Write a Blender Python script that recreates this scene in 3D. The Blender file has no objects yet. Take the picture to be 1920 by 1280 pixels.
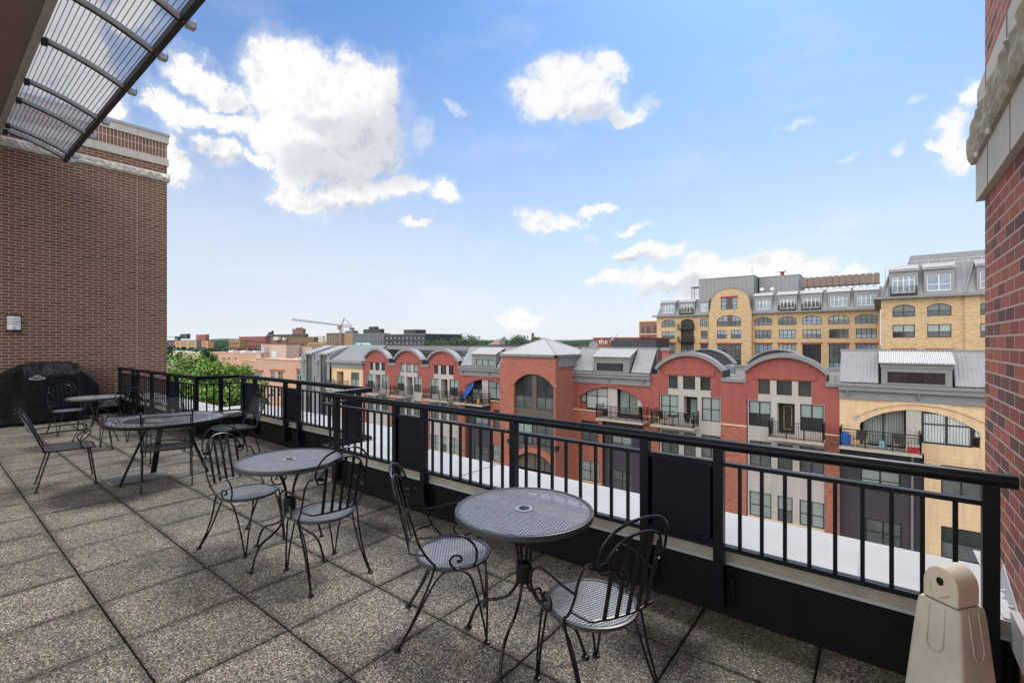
import bpy, math, random
from mathutils import Vector, Matrix
random.seed(7)
R = math.radians
sc = bpy.context.scene
col = sc.collection
PI = math.pi

# ---------------------------------------------------------------- camera
FPX, YAW, HC, HY = 880.0, R(51.9), 1.66, 641.0      # focal in px of the 1920 px photo, heading, eye height, horizon row
CS, SN = math.cos(YAW), math.sin(YAW)
RIGHT = Vector((SN, CS, 0)); FWD = Vector((-CS, SN, 0))
cam = bpy.data.cameras.new('camera'); camo = bpy.data.objects.new('camera', cam); col.objects.link(camo)
cam.sensor_width = 36; cam.lens = 36 * FPX / 1920
cam.clip_start = 0.05; cam.clip_end = 6000
camo.location = (0, 0, HC)
camo.rotation_euler = (R(90), 0, math.atan2(-FWD.x, FWD.y))
cam.shift_y = (HY - 640) / 1920
sc.camera = camo
sc.render.resolution_x = 1024; sc.render.resolution_y = 682

SUN_EL, SUN_AZ = R(56), R(96)     # azimuth of the direction the light comes from, counted from +X
EXPO = 0.0
SKY_STR, SUN_STR = 0.13, 3.1
sc.view_settings.view_transform = 'Standard'; sc.view_settings.look = 'None'
sc.view_settings.exposure = EXPO; sc.view_settings.gamma = 1.0
sc.render.engine = 'CYCLES'
try: sc.cycles.transparent_max_bounces = 24
except Exception: pass

def azel(px, py):
    x = px - 960
    return math.atan2(x, FPX), math.atan2(HY - py, math.hypot(FPX, x))

def make_world():
    w = bpy.data.worlds.new("World"); sc.world = w; w.use_nodes = True
    nt = w.node_tree; nt.nodes.clear(); N = nt.nodes.new; L = nt.links.new
    def M(op, a, b=None, c=None):
        n = N('ShaderNodeMath'); n.operation = op
        for i, v in enumerate((a, b, c)):
            if v is None: continue
            if isinstance(v, (int, float)): n.inputs[i].default_value = v
            else: L(v, n.inputs[i])
        return n.outputs[0]
    def V(op, a, b=None):
        n = N('ShaderNodeVectorMath'); n.operation = op
        for i, v in enumerate((a, b)):
            if v is None: continue
            if isinstance(v, (tuple, list, Vector)): n.inputs[i].default_value = tuple(v)
            else: L(v, n.inputs[i])
        return n.outputs['Value'] if op in ('DOT_PRODUCT', 'LENGTH') else n.outputs[0]
    def mix(f, a, b):
        n = N('ShaderNodeMix'); n.data_type = 'RGBA'
        if isinstance(f, (int, float)): n.inputs[0].default_value = f
        else: L(f, n.inputs[0])
        for i, v in ((6, a), (7, b)):
            if isinstance(v, tuple): n.inputs[i].default_value = v + (1,)
            else: L(v, n.inputs[i])
        return n.outputs[2]
    def sm(v, a, b):
        n = N('ShaderNodeMapRange'); n.interpolation_type = 'SMOOTHSTEP'; L(v, n.inputs[0])
        n.inputs[1].default_value = a; n.inputs[2].default_value = b
        return n.outputs[0]
    def noise(vec, s, d=8, r=.6, off=0.0):
        n = N('ShaderNodeTexNoise'); n.inputs['Scale'].default_value = s; n.inputs['Detail'].default_value = d
        n.inputs['Roughness'].default_value = r
        L(V('ADD', vec, (off, off * .7, -off)), n.inputs['Vector']); return n.outputs['Fac']
    tc = N('ShaderNodeTexCoord'); d = tc.outputs['Generated']
    sky = N('ShaderNodeTexSky'); sky.sky_type = 'NISHITA'; sky.sun_disc = False
    sky.sun_elevation = SUN_EL; sky.sun_rotation = math.atan2(math.cos(SUN_AZ), math.sin(SUN_AZ))
    sky.air_density = 1.0; sky.dust_density = 1.0; sky.ozone_density = 1.2
    az = M('ARCTAN2', V('DOT_PRODUCT', d, RIGHT), V('DOT_PRODUCT', d, FWD))
    sep = N('ShaderNodeSeparateXYZ'); L(d, sep.inputs[0]); el = M('ARCSINE', sep.outputs[2])
    n1 = noise(d, 7, 7, .62); n2 = noise(d, 7, 7, .62, 5.3)
    comb = N('ShaderNodeCombineXYZ')
    L(M('ADD', az, M('MULTIPLY', M('SUBTRACT', n1, .5), .16)), comb.inputs[0])
    L(M('ADD', el, M('MULTIPLY', M('SUBTRACT', n2, .5), .14)), comb.inputs[1])
    p = comb.outputs[0]
    def field(blobs, soft=.25):
        F = None
        for (px, py, rx, ry) in blobs:
            a, e = azel(px, py); k = 1 / FPX * math.cos(a) ** 2; ke = 1 / FPX * math.cos(a)
            q = V('MULTIPLY', V('SUBTRACT', p, (a, e, 0)), (1 / (rx * k), 1 / (ry * ke), 0))
            f = M('SUBTRACT', 1.0, V('DOT_PRODUCT', q, q))
            F = f if F is None else M('SMOOTH_MAX', F, f, soft)
        return F
    big = [(535, 160, 85, 85), (590, 130, 70, 60), (655, 145, 62, 50), (705, 160, 55, 48), (600, 215, 130, 95), (690, 230, 85, 90),
           (520, 235, 75, 60), (560, 290, 75, 55), (640, 295, 90, 50), (380, 148, 50, 34), (425, 175, 45, 28), (345, 215, 50, 32), (415, 222, 38, 22), (300, 205, 34, 16),
           (455, 240, 48, 26), (330, 287, 36, 34), (425, 293, 40, 24), (483, 303, 24, 16), (590, 375, 70, 32), (660, 362, 75, 34), (735, 350, 60, 30),
           (825, 362, 34, 24), (540, 385, 30, 14), (120, 40, 110, 90), (170, 150, 70, 90), (90, 130, 60, 60), (250, 30, 60, 60)]
    mid = [(1060, 150, 92, 42), (1020, 180, 78, 42), (1100, 190, 88, 40), (1150, 125, 42, 22), (1170, 212, 52, 16),
           (1030, 415, 58, 24), (1075, 405, 34, 14), (1215, 484, 66, 20), (1175, 488, 30, 12), (1020, 425, 30, 14),
           (1780, 245, 52, 30), (1795, 295, 46, 28), (1830, 190, 42, 28), (1760, 280, 42, 12), (1185, 430, 36, 11), (1130, 388, 34, 10),
           (1500, 498, 80, 36), (1560, 512, 60, 26), (1430, 512, 70, 26), (1330, 512, 90, 28), (1150, 530, 50, 18), (1240, 535, 60, 24), (1400, 550, 200, 40),
           (975, 600, 60, 26), (780, 430, 26, 9)]
    nd = noise(d, 15, 10, .66, 2.1)
    nu = noise(V('ADD', d, tuple(Vector((0, 0, .016)) + RIGHT * -.010)), 15, 6, .62, 2.1)
    nf = M('SUBTRACT', M('MULTIPLY', M('SUBTRACT', nd, .5), 2.6), .10)
    Fc0 = field(big, .10); Fm0 = field(mid, .10)
    Fc = M('ADD', Fc0, nf); Fm = M('ADD', Fm0, nf)
    thin = sm(M('ADD', field([(850, 195, 16, 12), (800, 268, 24, 36), (1110, 434, 16, 8), (1580, 300, 24, 10), (1130, 388, 40, 12), (1660, 295, 18, 14), (1720, 185, 30, 10), (1215, 190, 26, 30), (740, 190, 60, 60), (1480, 230, 50, 10)], .1), M('MULTIPLY', nf, 1.3)), -.3, 2.6)
    cb = M('MAXIMUM', sm(Fc, -.30, .52), M('MULTIPLY', sm(Fc, -1.0, .5), .35)); cm = M('MAXIMUM', sm(Fm, -.32, .66), M('MULTIPLY', sm(Fm, -.9, .6), .28))
    wisp = M('MULTIPLY', sm(noise(V('MULTIPLY', d, (1, 1, 3.2)), 3.2, 7, .6, 9), .5, .78), .22)
    dens = M('MAXIMUM', M('MAXIMUM', cb, M('MULTIPLY', cm, .93)), M('MAXIMUM', wisp, thin))
    relief = M('MULTIPLY', sm(M('SUBTRACT', nu, nd), -.02, .18), .34)
    shade = M('MULTIPLY', sm(M('ADD', field([(690, 285, 110, 70), (640, 325, 110, 30), (735, 250, 45, 80), (570, 300, 60, 30), (1110, 218, 70, 20), (680, 395, 110, 16), (600, 235, 60, 18), (1060, 436, 60, 9), (1180, 500, 50, 10), (410, 305, 60, 10), (1340, 545, 160, 14)], .2), M('MULTIPLY', nf, .4)), -.7, 1.1), .62)
    cloudc = mix(M('MINIMUM', M('ADD', shade, relief), 1.0), (1.02, 1.01, 1.01), (.50, .55, .64))
    # the clear sky: Nishita, whitened towards the horizon
    sm_ = N('ShaderNodeMix'); sm_.data_type = 'RGBA'; sm_.blend_type = 'MULTIPLY'; sm_.inputs[0].default_value = 1
    L(sky.outputs[0], sm_.inputs[6]); sm_.inputs[7].default_value = (SKY_STR * .60, SKY_STR * .92, SKY_STR * 1.24, 1)
    hz = M('POWER', M('SUBTRACT', 1.0, M('MINIMUM', M('MAXIMUM', M('DIVIDE', el, R(36)), 0.0), 1.0)), 1.5)
    skyc = mix(M('MULTIPLY', hz, .97), sm_.outputs[2], (.84, .885, .94))
    veil = sm(M('ADD', field([(330, 420, 420, 150), (560, 470, 420, 120)], .3), M('MULTIPLY', nf, .5)), -.4, 1.4)
    skyc = mix(M('MULTIPLY', veil, .38), skyc, (.82, .87, .93))
    out = mix(dens, skyc, cloudc)
    # unseen bright overcast added behind the viewer to light the facade opposite
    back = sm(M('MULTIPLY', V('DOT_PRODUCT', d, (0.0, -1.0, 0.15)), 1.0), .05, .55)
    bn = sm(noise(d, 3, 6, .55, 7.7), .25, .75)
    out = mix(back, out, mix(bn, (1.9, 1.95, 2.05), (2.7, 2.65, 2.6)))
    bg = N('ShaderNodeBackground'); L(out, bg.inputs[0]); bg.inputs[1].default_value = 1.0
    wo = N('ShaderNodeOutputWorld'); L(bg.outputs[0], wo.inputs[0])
make_world()
sl = bpy.data.lights.new('sun', 'SUN'); sl.energy = SUN_STR; sl.angle = R(15); sl.color = (1, .96, .9)
so = bpy.data.objects.new('sun', sl); col.objects.link(so)
sd = Vector((math.cos(SUN_EL) * math.cos(SUN_AZ), math.cos(SUN_EL) * math.sin(SUN_AZ), math.sin(SUN_EL)))
so.rotation_euler = (-sd).to_track_quat('-Z', 'Y').to_euler()

# ---------------------------------------------------------------- helpers
def P(px, py, y):                      # point seen at a photo pixel on the vertical plane y = const -> (x, z)
    t = (px - 960) / FPX; Y = y / (t * CS + SN)
    return t * Y * SN - Y * CS, HC - (py - HY) * Y / FPX
def XP(px, y): return P(px, 700, y)[0]

class MB:
    def __init__(s): s.v = []; s.f = []; s.m = []
    def poly(s, pts, m=0):
        n = len(s.v); s.v += [tuple(p) for p in pts]; s.f.append(tuple(range(n, n + len(pts)))); s.m.append(m); return s
    def mesh(s, vs, fs, m=0):
        n = len(s.v); s.v += [tuple(p) for p in vs]
        for f in fs: s.f.append(tuple(i + n for i in f)); s.m.append(m)
        return s
    def box(s, x0, x1, y0, y1, z0, z1, m=0):
        if x0 > x1: x0, x1 = x1, x0
        if y0 > y1: y0, y1 = y1, y0
        if z0 > z1: z0, z1 = z1, z0
        v = [(x0, y0, z0), (x1, y0, z0), (x1, y1, z0), (x0, y1, z0), (x0, y0, z1), (x1, y0, z1), (x1, y1, z1), (x0, y1, z1)]
        return s.mesh(v, [(3, 2, 1, 0), (4, 5, 6, 7), (0, 1, 5, 4), (1, 2, 6, 5), (2, 3, 7, 6), (3, 0, 4, 7)], m)
    def prism(s, pts, off, m=0):        # closed polygon swept along vector off
        n = len(pts); off = Vector(off); a = [Vector(p) for p in pts]; b = [p + off for p in a]
        fs = [tuple(range(n))[::-1], tuple(range(n, 2 * n))] + [(i, (i + 1) % n, n + (i + 1) % n, n + i) for i in range(n)]
        return s.mesh(a + b, fs, m)
    def bar(s, a, b, w, h, up=(0, 0, 1), m=0):
        a = Vector(a); b = Vector(b); t = (b - a).normalized(); u = Vector(up)
        if abs(t.dot(u)) > .98: u = Vector((0, 1, 0))
        r = t.cross(u).normalized(); u = r.cross(t)
        pts = [a + r * w / 2 * i + u * h / 2 * j for i, j in ((-1, -1), (1, -1), (1, 1), (-1, 1))]
        return s.prism(pts, b - a, m)
    def tube(s, pts, r, n=8, closed=False, m=0, cap=True):
        P_ = [Vector(p) for p in pts]; k = len(P_); rr = r if isinstance(r, (list, tuple)) else [r] * k
        T = []
        for i in range(k):
            if closed: t = P_[(i + 1) % k] - P_[i - 1]
            else: t = P_[min(i + 1, k - 1)] - P_[max(i - 1, 0)]
            T.append(t.normalized() if t.length > 1e-9 else Vector((0, 0, 1)))
        u = T[0].orthogonal().normalized(); vs = []
        for i in range(k):
            u = (u - T[i] * u.dot(T[i])); u = u.normalized() if u.length > 1e-6 else T[i].orthogonal().normalized()
            w = T[i].cross(u)
            for j in range(n):
                a = 2 * PI * j / n; vs.append(P_[i] + (u * math.cos(a) + w * math.sin(a)) * rr[i])
        fs = []
        for i in range(k if closed else k - 1):
            i2 = (i + 1) % k
            for j in range(n): fs.append((i * n + j, i * n + (j + 1) % n, i2 * n + (j + 1) % n, i2 * n + j))
        if not closed and cap: fs += [tuple(range(n))[::-1], tuple(range((k - 1) * n, k * n))]
        return s.mesh(vs, fs, m)
    def lathe(s, prof, n=24, c=(0, 0), m=0):
        vs = []; k = len(prof)
        for r, z in prof:
            for j in range(n): a = 2 * PI * j / n; vs.append((c[0] + r * math.cos(a), c[1] + r * math.sin(a), z))
        fs = [(i * n + j, i * n + (j + 1) % n, (i + 1) * n + (j + 1) % n, (i + 1) * n + j) for i in range(k - 1) for j in range(n)]
        ring = prof[0] == prof[-1]
        if prof[0][0] > 1e-6 and not ring: fs.append(tuple(range(n))[::-1])
        if prof[-1][0] > 1e-6 and not ring: fs.append(tuple(range((k - 1) * n, k * n)))
        return s.mesh(vs, fs, m)
    def xf(s, M):
        s.v = [tuple(M @ Vector(p)) for p in s.v]; return s
    def build(s, name, mat, parent=None, smooth=False, loc=None, rz=0):
        me = bpy.data.meshes.new(name); me.from_pydata(s.v, [], s.f)
        mats = mat if isinstance(mat, (list, tuple)) else [mat]
        for q in mats: me.materials.append(q)
        me.polygons.foreach_set('material_index', s.m)
        if smooth: me.polygons.foreach_set('use_smooth', [True] * len(me.polygons))
        me.update(); o = bpy.data.objects.new(name, me); col.objects.link(o)
        if smooth:
            try: me.set_sharp_from_angle(angle=R(40))
            except Exception: pass
        if loc: o.location = loc
        if rz: o.rotation_euler.z = rz
        if parent: o.parent = parent
        return o
def tag(o, label=None, cat=None, group=None, kind=None):
    if label: o['label'] = label
    if cat: o['category'] = cat
    if group: o['group'] = group
    if kind: o['kind'] = kind
    return o
def pieces(mb, gap=.03):
    bb = []
    for f in mb.f:
        p = [mb.v[i] for i in f]; bb.append([min(q[k] for q in p) - gap for k in range(3)] + [max(q[k] for q in p) + gap for k in range(3)])
    par = list(range(len(bb)))
    def find(i):
        while par[i] != i: par[i] = par[par[i]]; i = par[i]
        return i
    order = sorted(range(len(bb)), key=lambda i: bb[i][0]); act = []
    for i in order:
        act = [j for j in act if bb[j][3] >= bb[i][0]]
        for j in act:
            a, b = bb[i], bb[j]
            if a[1] <= b[4] and b[1] <= a[4] and a[2] <= b[5] and b[2] <= a[5]: par[find(i)] = find(j)
        act.append(i)
    out = {}
    for i, f in enumerate(mb.f): out.setdefault(find(i), MB()).poly([mb.v[q] for q in f], mb.m[i])
    return list(out.values())
def empty(name, loc=(0, 0, 0), rz=0, label=None, cat=None, group=None):
    o = bpy.data.objects.new(name, None); col.objects.link(o); o.location = loc; o.rotation_euler.z = rz
    o.empty_display_size = .2
    return tag(o, label, cat, group)
def copy_tree(o, parent=None):
    c = o.copy(); col.objects.link(c); c.parent = parent
    for ch in [q for q in bpy.data.objects if q.parent == o]: copy_tree(ch, c)
    return c
def smooth_pts(pts, sub=6, closed=False):
    P_ = [Vector(p) for p in pts]; n = len(P_); out = []
    for i in range(n if closed else n - 1):
        g = (lambda k: P_[k % n]) if closed else (lambda k: P_[min(max(k, 0), n - 1)])
        a, b, c, d = g(i - 1), g(i), g(i + 1), g(i + 2)
        for j in range(sub):
            t = j / sub
            out.append(.5 * ((2 * b) + (c - a) * t + (2 * a - 5 * b + 4 * c - d) * t * t + (-a + 3 * b - 3 * c + d) * t ** 3))
    if not closed: out.append(P_[-1])
    return out

def text(body, size, loc, rot, mat, parent, name='lettering', sx=1.0):
    cu = bpy.data.curves.new(name, 'FONT'); cu.body = body; cu.size = size; cu.align_x = 'CENTER'; cu.align_y = 'CENTER'; cu.extrude = size * .03
    t = bpy.data.objects.new(name, cu); col.objects.link(t); bpy.context.view_layer.update()
    me = bpy.data.meshes.new_from_object(t.evaluated_get(bpy.context.evaluated_depsgraph_get())); bpy.data.objects.remove(t)
    me.materials.clear(); me.materials.append(mat); o = bpy.data.objects.new(name, me); col.objects.link(o); o.parent = parent; o.location = loc; o.rotation_euler = rot; o.scale.x = sx
    return o
# ---------------------------------------------------------------- materials
class NT:
    def __init__(s, name):
        s.mat = bpy.data.materials.new(name); s.mat.use_nodes = True; s.t = s.mat.node_tree
        s.b = s.t.nodes['Principled BSDF']; s.tc = s.t.nodes.new('ShaderNodeTexCoord')
    def N(s, t, **kw):
        n = s.t.nodes.new(t)
        for k, v in kw.items():
            if k in n.inputs.keys() if hasattr(n.inputs, 'keys') else False: pass
            setattr(n, k, v)
        return n
    def L(s, a, b): s.t.links.new(a, b)
    def obj(s): return s.tc.outputs['Object']
    def noise(s, vec, scale, detail=4, rough=.55):
        n = s.t.nodes.new('ShaderNodeTexNoise'); n.inputs['Scale'].default_value = scale
        n.inputs['Detail'].default_value = detail; n.inputs['Roughness'].default_value = rough
        s.L(vec, n.inputs['Vector']); return n.outputs['Fac']
    def mul(s, vec, v):
        n = s.t.nodes.new('ShaderNodeVectorMath'); n.operation = 'MULTIPLY'; s.L(vec, n.inputs[0]); n.inputs[1].default_value = v; return n.outputs[0]
    def add(s, vec, v):
        n = s.t.nodes.new('ShaderNodeVectorMath'); n.operation = 'ADD'; s.L(vec, n.inputs[0])
        if isinstance(v, tuple): n.inputs[1].default_value = v
        else: s.L(v, n.inputs[1])
        return n.outputs[0]
    def math(s, op, a, b=0.0, c=None):
        n = s.t.nodes.new('ShaderNodeMath'); n.operation = op
        for i, v in enumerate((a, b, c)):
            if v is None: continue
            if isinstance(v, (int, float)): n.inputs[i].default_value = v
            else: s.L(v, n.inputs[i])
        return n.outputs[0]
    def ramp(s, f, stops, interp='LINEAR'):
        n = s.t.nodes.new('ShaderNodeValToRGB'); s.L(f, n.inputs[0]); e = n.color_ramp.elements; n.color_ramp.interpolation = interp
        while len(e) < len(stops): e.new(.5)
        for i, (p, c) in enumerate(stops): e[i].position = p; e[i].color = (c[0], c[1], c[2], 1) if not isinstance(c, (int, float)) else (c, c, c, 1)
        return n.outputs[0]
    def mix(s, f, a, b, blend='MIX'):
        n = s.t.nodes.new('ShaderNodeMix'); n.data_type = 'RGBA'; n.blend_type = blend
        if isinstance(f, (int, float)): n.inputs[0].default_value = f
        else: s.L(f, n.inputs[0])
        for i, v in ((6, a), (7, b)):
            if isinstance(v, tuple): n.inputs[i].default_value = (v[0], v[1], v[2], 1)
            else: s.L(v, n.inputs[i])
        return n.outputs[2]
    def col(s, v):
        if isinstance(v, tuple): s.b.inputs['Base Color'].default_value = (v[0], v[1], v[2], 1)
        else: s.L(v, s.b.inputs['Base Color'])
        return s
    def set(s, **kw):
        for k, v in kw.items():
            k = k.replace('_', ' ')
            if isinstance(v, (int, float)): s.b.inputs[k].default_value = v
            else: s.L(v, s.b.inputs[k])
        return s
    def bump(s, h, dist=.002, strength=.6, prev=None):
        n = s.t.nodes.new('ShaderNodeBump'); n.inputs['Distance'].default_value = dist; n.inputs['Strength'].default_value = strength
        s.L(h, n.inputs['Height']);
        if prev is not None: s.L(prev, n.inputs['Normal'])
        s.L(n.outputs[0], s.b.inputs['Normal']); return n.outputs[0]

def plain(name, c, rough=.6, metal=0, spec=.5, var=.12, scale=6, bump=0, bscale=80):
    m = NT(name); n = m.noise(m.obj(), scale, 5, .6)
    lo = tuple(x * (1 - var) for x in c); hi = tuple(min(1, x * (1 + var)) for x in c)
    m.col(m.ramp(n, [(.3, lo), (.7, hi)])).set(Roughness=rough, Metallic=metal)
    m.b.inputs['Specular IOR Level'].default_value = spec
    if bump: m.bump(m.noise(m.obj(), bscale, 4), bump, .7)
    return m.mat

def brick(name, cols, mortar, plane='XZ', w=.203, h=.0677, msize=.0055, rough=.85, offset=.5, bump=.004, dirt=.25, bias=0.0):
    m = NT(name); sp = m.t.nodes.new('ShaderNodeSeparateXYZ'); m.L(m.obj(), sp.inputs[0])
    cb = m.t.nodes.new('ShaderNodeCombineXYZ')
    a = {'X': 0, 'Y': 1, 'Z': 2}
    if plane == 'BOTH':                 # follows the face: x on faces looking along y, y on faces looking along x
        ge = m.t.nodes.new('ShaderNodeNewGeometry'); sn = m.t.nodes.new('ShaderNodeSeparateXYZ'); m.L(ge.outputs['Normal'], sn.inputs[0])
        f = m.math('GREATER_THAN', m.math('ABSOLUTE', sn.outputs[0]), .5)
        m.L(m.math('ADD', m.math('MULTIPLY', sp.outputs[1], f), m.math('MULTIPLY', sp.outputs[0], m.math('SUBTRACT', 1.0, f))), cb.inputs[0])
        m.L(sp.outputs[2], cb.inputs[1])
    else:
        m.L(sp.outputs[a[plane[0]]], cb.inputs[0]); m.L(sp.outputs[a[plane[1]]], cb.inputs[1])
    bt = m.t.nodes.new('ShaderNodeTexBrick'); m.L(cb.outputs[0], bt.inputs['Vector'])
    bt.inputs['Scale'].default_value = 1; bt.inputs['Brick Width'].default_value = w; bt.inputs['Row Height'].default_value = h
    bt.inputs['Mortar Size'].default_value = msize; bt.inputs['Mortar Smooth'].default_value = .15; bt.offset = offset
    bt.inputs['Color1'].default_value = (0, 0, 0, 1); bt.inputs['Color2'].default_value = (1, 1, 1, 1); bt.inputs['Mortar'].default_value = (.5, .5, .5, 1)
    bt.inputs['Bias'].default_value = bias
    k = len(cols); bc = m.ramp(bt.outputs['Color'], [(i / (k - 1), c) for i, c in enumerate(cols)])
    n = m.noise(m.obj(), 45, 5, .65)
    bc = m.mix(.35, bc, m.ramp(n, [(.25, .35), (.75, 1.0)]), 'MULTIPLY')
    big = m.noise(m.obj(), .7, 5, .6)
    c = m.mix(bt.outputs['Fac'], bc, m.mix(.3, mortar, m.ramp(n, [(.2, .5), (.8, 1.0)]), 'MULTIPLY'))
    c = m.mix(dirt, c, m.ramp(big, [(.3, .55), (.7, 1.0)]), 'MULTIPLY')
    m.col(c).set(Roughness=rough)
    if bump: m.bump(m.math('ADD', m.math('SUBTRACT', 1.0, bt.outputs['Fac']), m.math('MULTIPLY', n, .35)), bump, .8)
    return m.mat

def stucco(name, c, var=.1, joints=True):
    m = NT(name); n = m.noise(m.obj(), .8, 6, .65); n2 = m.noise(m.mul(m.obj(), (3, 3, .5)), 1.1, 5, .6)
    cc = m.mix(.5, m.ramp(n, [(.25, tuple(x * (1 - var) for x in c)), (.75, tuple(x * (1 + var) for x in c))]),
               m.ramp(n2, [(.3, tuple(x * (1 - 1.6 * var) for x in c)), (.65, c)]))
    sp = m.t.nodes.new('ShaderNodeSeparateXYZ'); m.L(m.obj(), sp.inputs[0])
    gz = m.math('LESS_THAN', m.math('FRACT', m.math('DIVIDE', m.math('ADD', sp.outputs[2], .37), 1.53)), .018); gx = m.math('LESS_THAN', m.math('FRACT', m.math('DIVIDE', m.math('ADD', sp.outputs[0], .2), 2.31)), .010)
    cc = m.mix(m.math('MULTIPLY', m.math('MAXIMUM', gz, gx), .35), cc, tuple(x * .45 for x in c))
    st = m.noise(m.mul(m.obj(), (2.6, 2.6, .22)), 1.6, 6, .7)
    cc = m.mix(.38, cc, m.ramp(st, [(.36, .66), (.6, 1.05)]), 'MULTIPLY')
    m.col(cc).set(Roughness=.9); m.bump(m.noise(m.obj(), 60, 3), .004, .5)
    return m.mat

M = {}
# exposed aggregate pavers
def paver_mat():
    m = NT('exposed_aggregate'); o = m.obj()
    def vor(scale):
        v = m.t.nodes.new('ShaderNodeTexVoronoi'); v.inputs['Scale'].default_value = scale; m.L(o, v.inputs['Vector']); return v
    v1 = vor(125); sep = m.t.nodes.new('ShaderNodeSeparateColor'); m.L(v1.outputs['Color'], sep.inputs[0])
    stops = [(0, (.045, .042, .038)), (.12, (.08, .072, .062)), (.28, (.15, .125, .092)), (.46, (.22, .185, .14)), (.6, (.14, .14, .14)), (.74, (.29, .25, .20)), (.85, (.20, .145, .098)), (.93, (.38, .34, .29)), (1, (.48, .46, .42))]
    c = m.ramp(sep.outputs[0], stops, 'CONSTANT')
    edge = m.ramp(v1.outputs['Distance'], [(.35, 1.0), (.62, .36)])
    c = m.mix(1.0, c, edge, 'MULTIPLY')
    # slab to slab tone, weathering, damp and moss near the parapet
    sp = m.t.nodes.new('ShaderNodeSeparateXYZ'); m.L(o, sp.inputs[0])
    fx = m.math('FLOOR', m.math('DIVIDE', m.math('ADD', sp.outputs[0], .254), .6085)); fy = m.math('FLOOR', m.math('DIVIDE', m.math('SUBTRACT', sp.outputs[1], .12), .609))
    cb = m.t.nodes.new('ShaderNodeCombineXYZ'); m.L(fx, cb.inputs[0]); m.L(fy, cb.inputs[1])
    wn = m.t.nodes.new('ShaderNodeTexWhiteNoise'); m.L(cb.outputs[0], wn.inputs['Vector'])
    c = m.mix(1.0, c, m.ramp(wn.outputs['Value'], [(0, (1.44, 1.40, 1.32)), (1, (1.98, 1.92, 1.80))]), 'MULTIPLY')
    c = m.mix(1.0, c, m.ramp(m.noise(o, 2.3, 6, .65), [(.3, .66), (.62, 1.12)]), 'MULTIPLY')
    # darker towards slab edges
    def ed(k, off): return m.math('ABSOLUTE', m.math('SUBTRACT', m.math('FRACT', m.math('DIVIDE', m.math('ADD', sp.outputs[k], off), .6085)), .5))
    e = m.math('MAXIMUM', ed(0, .254), ed(1, -.12))
    e = m.math('ADD', e, m.math('MULTIPLY', m.math('SUBTRACT', m.noise(o, 9, 5, .7), .5), .10))
    c = m.mix(1.0, c, m.ramp(e, [(.41, 1.0), (.50, .45)]), 'MULTIPLY')
    moss = m.math('MULTIPLY', m.ramp(sp.outputs[1], [(0, 0.0), (1, 1.0)]), 1.0)
    my = m.math('MULTIPLY', m.math('SUBTRACT', sp.outputs[1], 2.2), 1.3); my = m.math('MINIMUM', m.math('MAXIMUM', my, 0.0), 1.0)
    mx = m.math('MINIMUM', m.math('MAXIMUM', m.math('MULTIPLY', m.math('ADD', sp.outputs[0], 1.6), 1.2), 0.0), 1.0)
    mn = m.ramp(m.noise(o, 6, 6, .7), [(.42, 0.0), (.62, 1.0)])
    c = m.mix(m.math('MULTIPLY', m.math('MULTIPLY', my, mx), m.math('MULTIPLY', mn, .85)), c, m.mix(.7, c, (.075, .095, .022), 'MIX'))
    m.col(c); m.set(Roughness=m.ramp(m.noise(o, 3, 4), [(.3, .62), (.7, .85)]))
    m.bump(m.math('SUBTRACT', 1.0, v1.outputs['Distance']), .003, .8)
    return m.mat
M['paver'] = paver_mat()
M['joint'] = plain('joint_dirt', (.012, .011, .010), .95)
M['membrane'] = plain('black_membrane', (.0045, .0045, .0048), .75, 0, .22, var=.5, scale=5, bump=.004, bscale=14)
M['coping_white'] = plain('white_coping', (.50, .485, .465), .6, var=.13, scale=1.6)
M['coping_beige'] = plain('beige_coping_face', (.33, .305, .25), .55, var=.2, scale=7)
def rail_metal():
    m = NT('rail_metal'); n = m.noise(m.obj(), 30, 5); m.col(m.ramp(n, [(.3, (.003, .0045, .007)), (.7, (.006, .008, .012))])).set(Roughness=m.ramp(n, [(.3, .32), (.7, .44)]), Metallic=.0)
    m.b.inputs['Specular IOR Level'].default_value = .22
    return m.mat
M['rail'] = rail_metal()
M['panel'] = plain('rail_panel', (.003, .006, .013), .65, 0, .2, var=.25, scale=40, bump=.001, bscale=300)
def iron():
    m = NT('wrought_iron'); n = m.noise(m.obj(), 60, 5, .6); m.col(m.ramp(n, [(.3, (.004, .0042, .005)), (.75, (.008, .0085, .0095))])).set(Roughness=m.ramp(n, [(.3, .24), (.7, .36)]), Metallic=.0); m.b.inputs['Specular IOR Level'].default_value = .34
    m.bump(m.noise(m.obj(), 220, 3), .0004, .5); return m.mat
M['iron'] = iron()
M['mesh_metal'] = plain('mesh_metal', (.31, .32, .345), .42, .35, var=.12, scale=20)
M['mesh_metal2'] = plain('dark_mesh_metal', (.12, .125, .135), .4, .4, var=.2, scale=20)
M['rim_metal'] = plain('rim_metal', (.035, .036, .040), .35, 0, .6, var=.2, scale=20)
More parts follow.
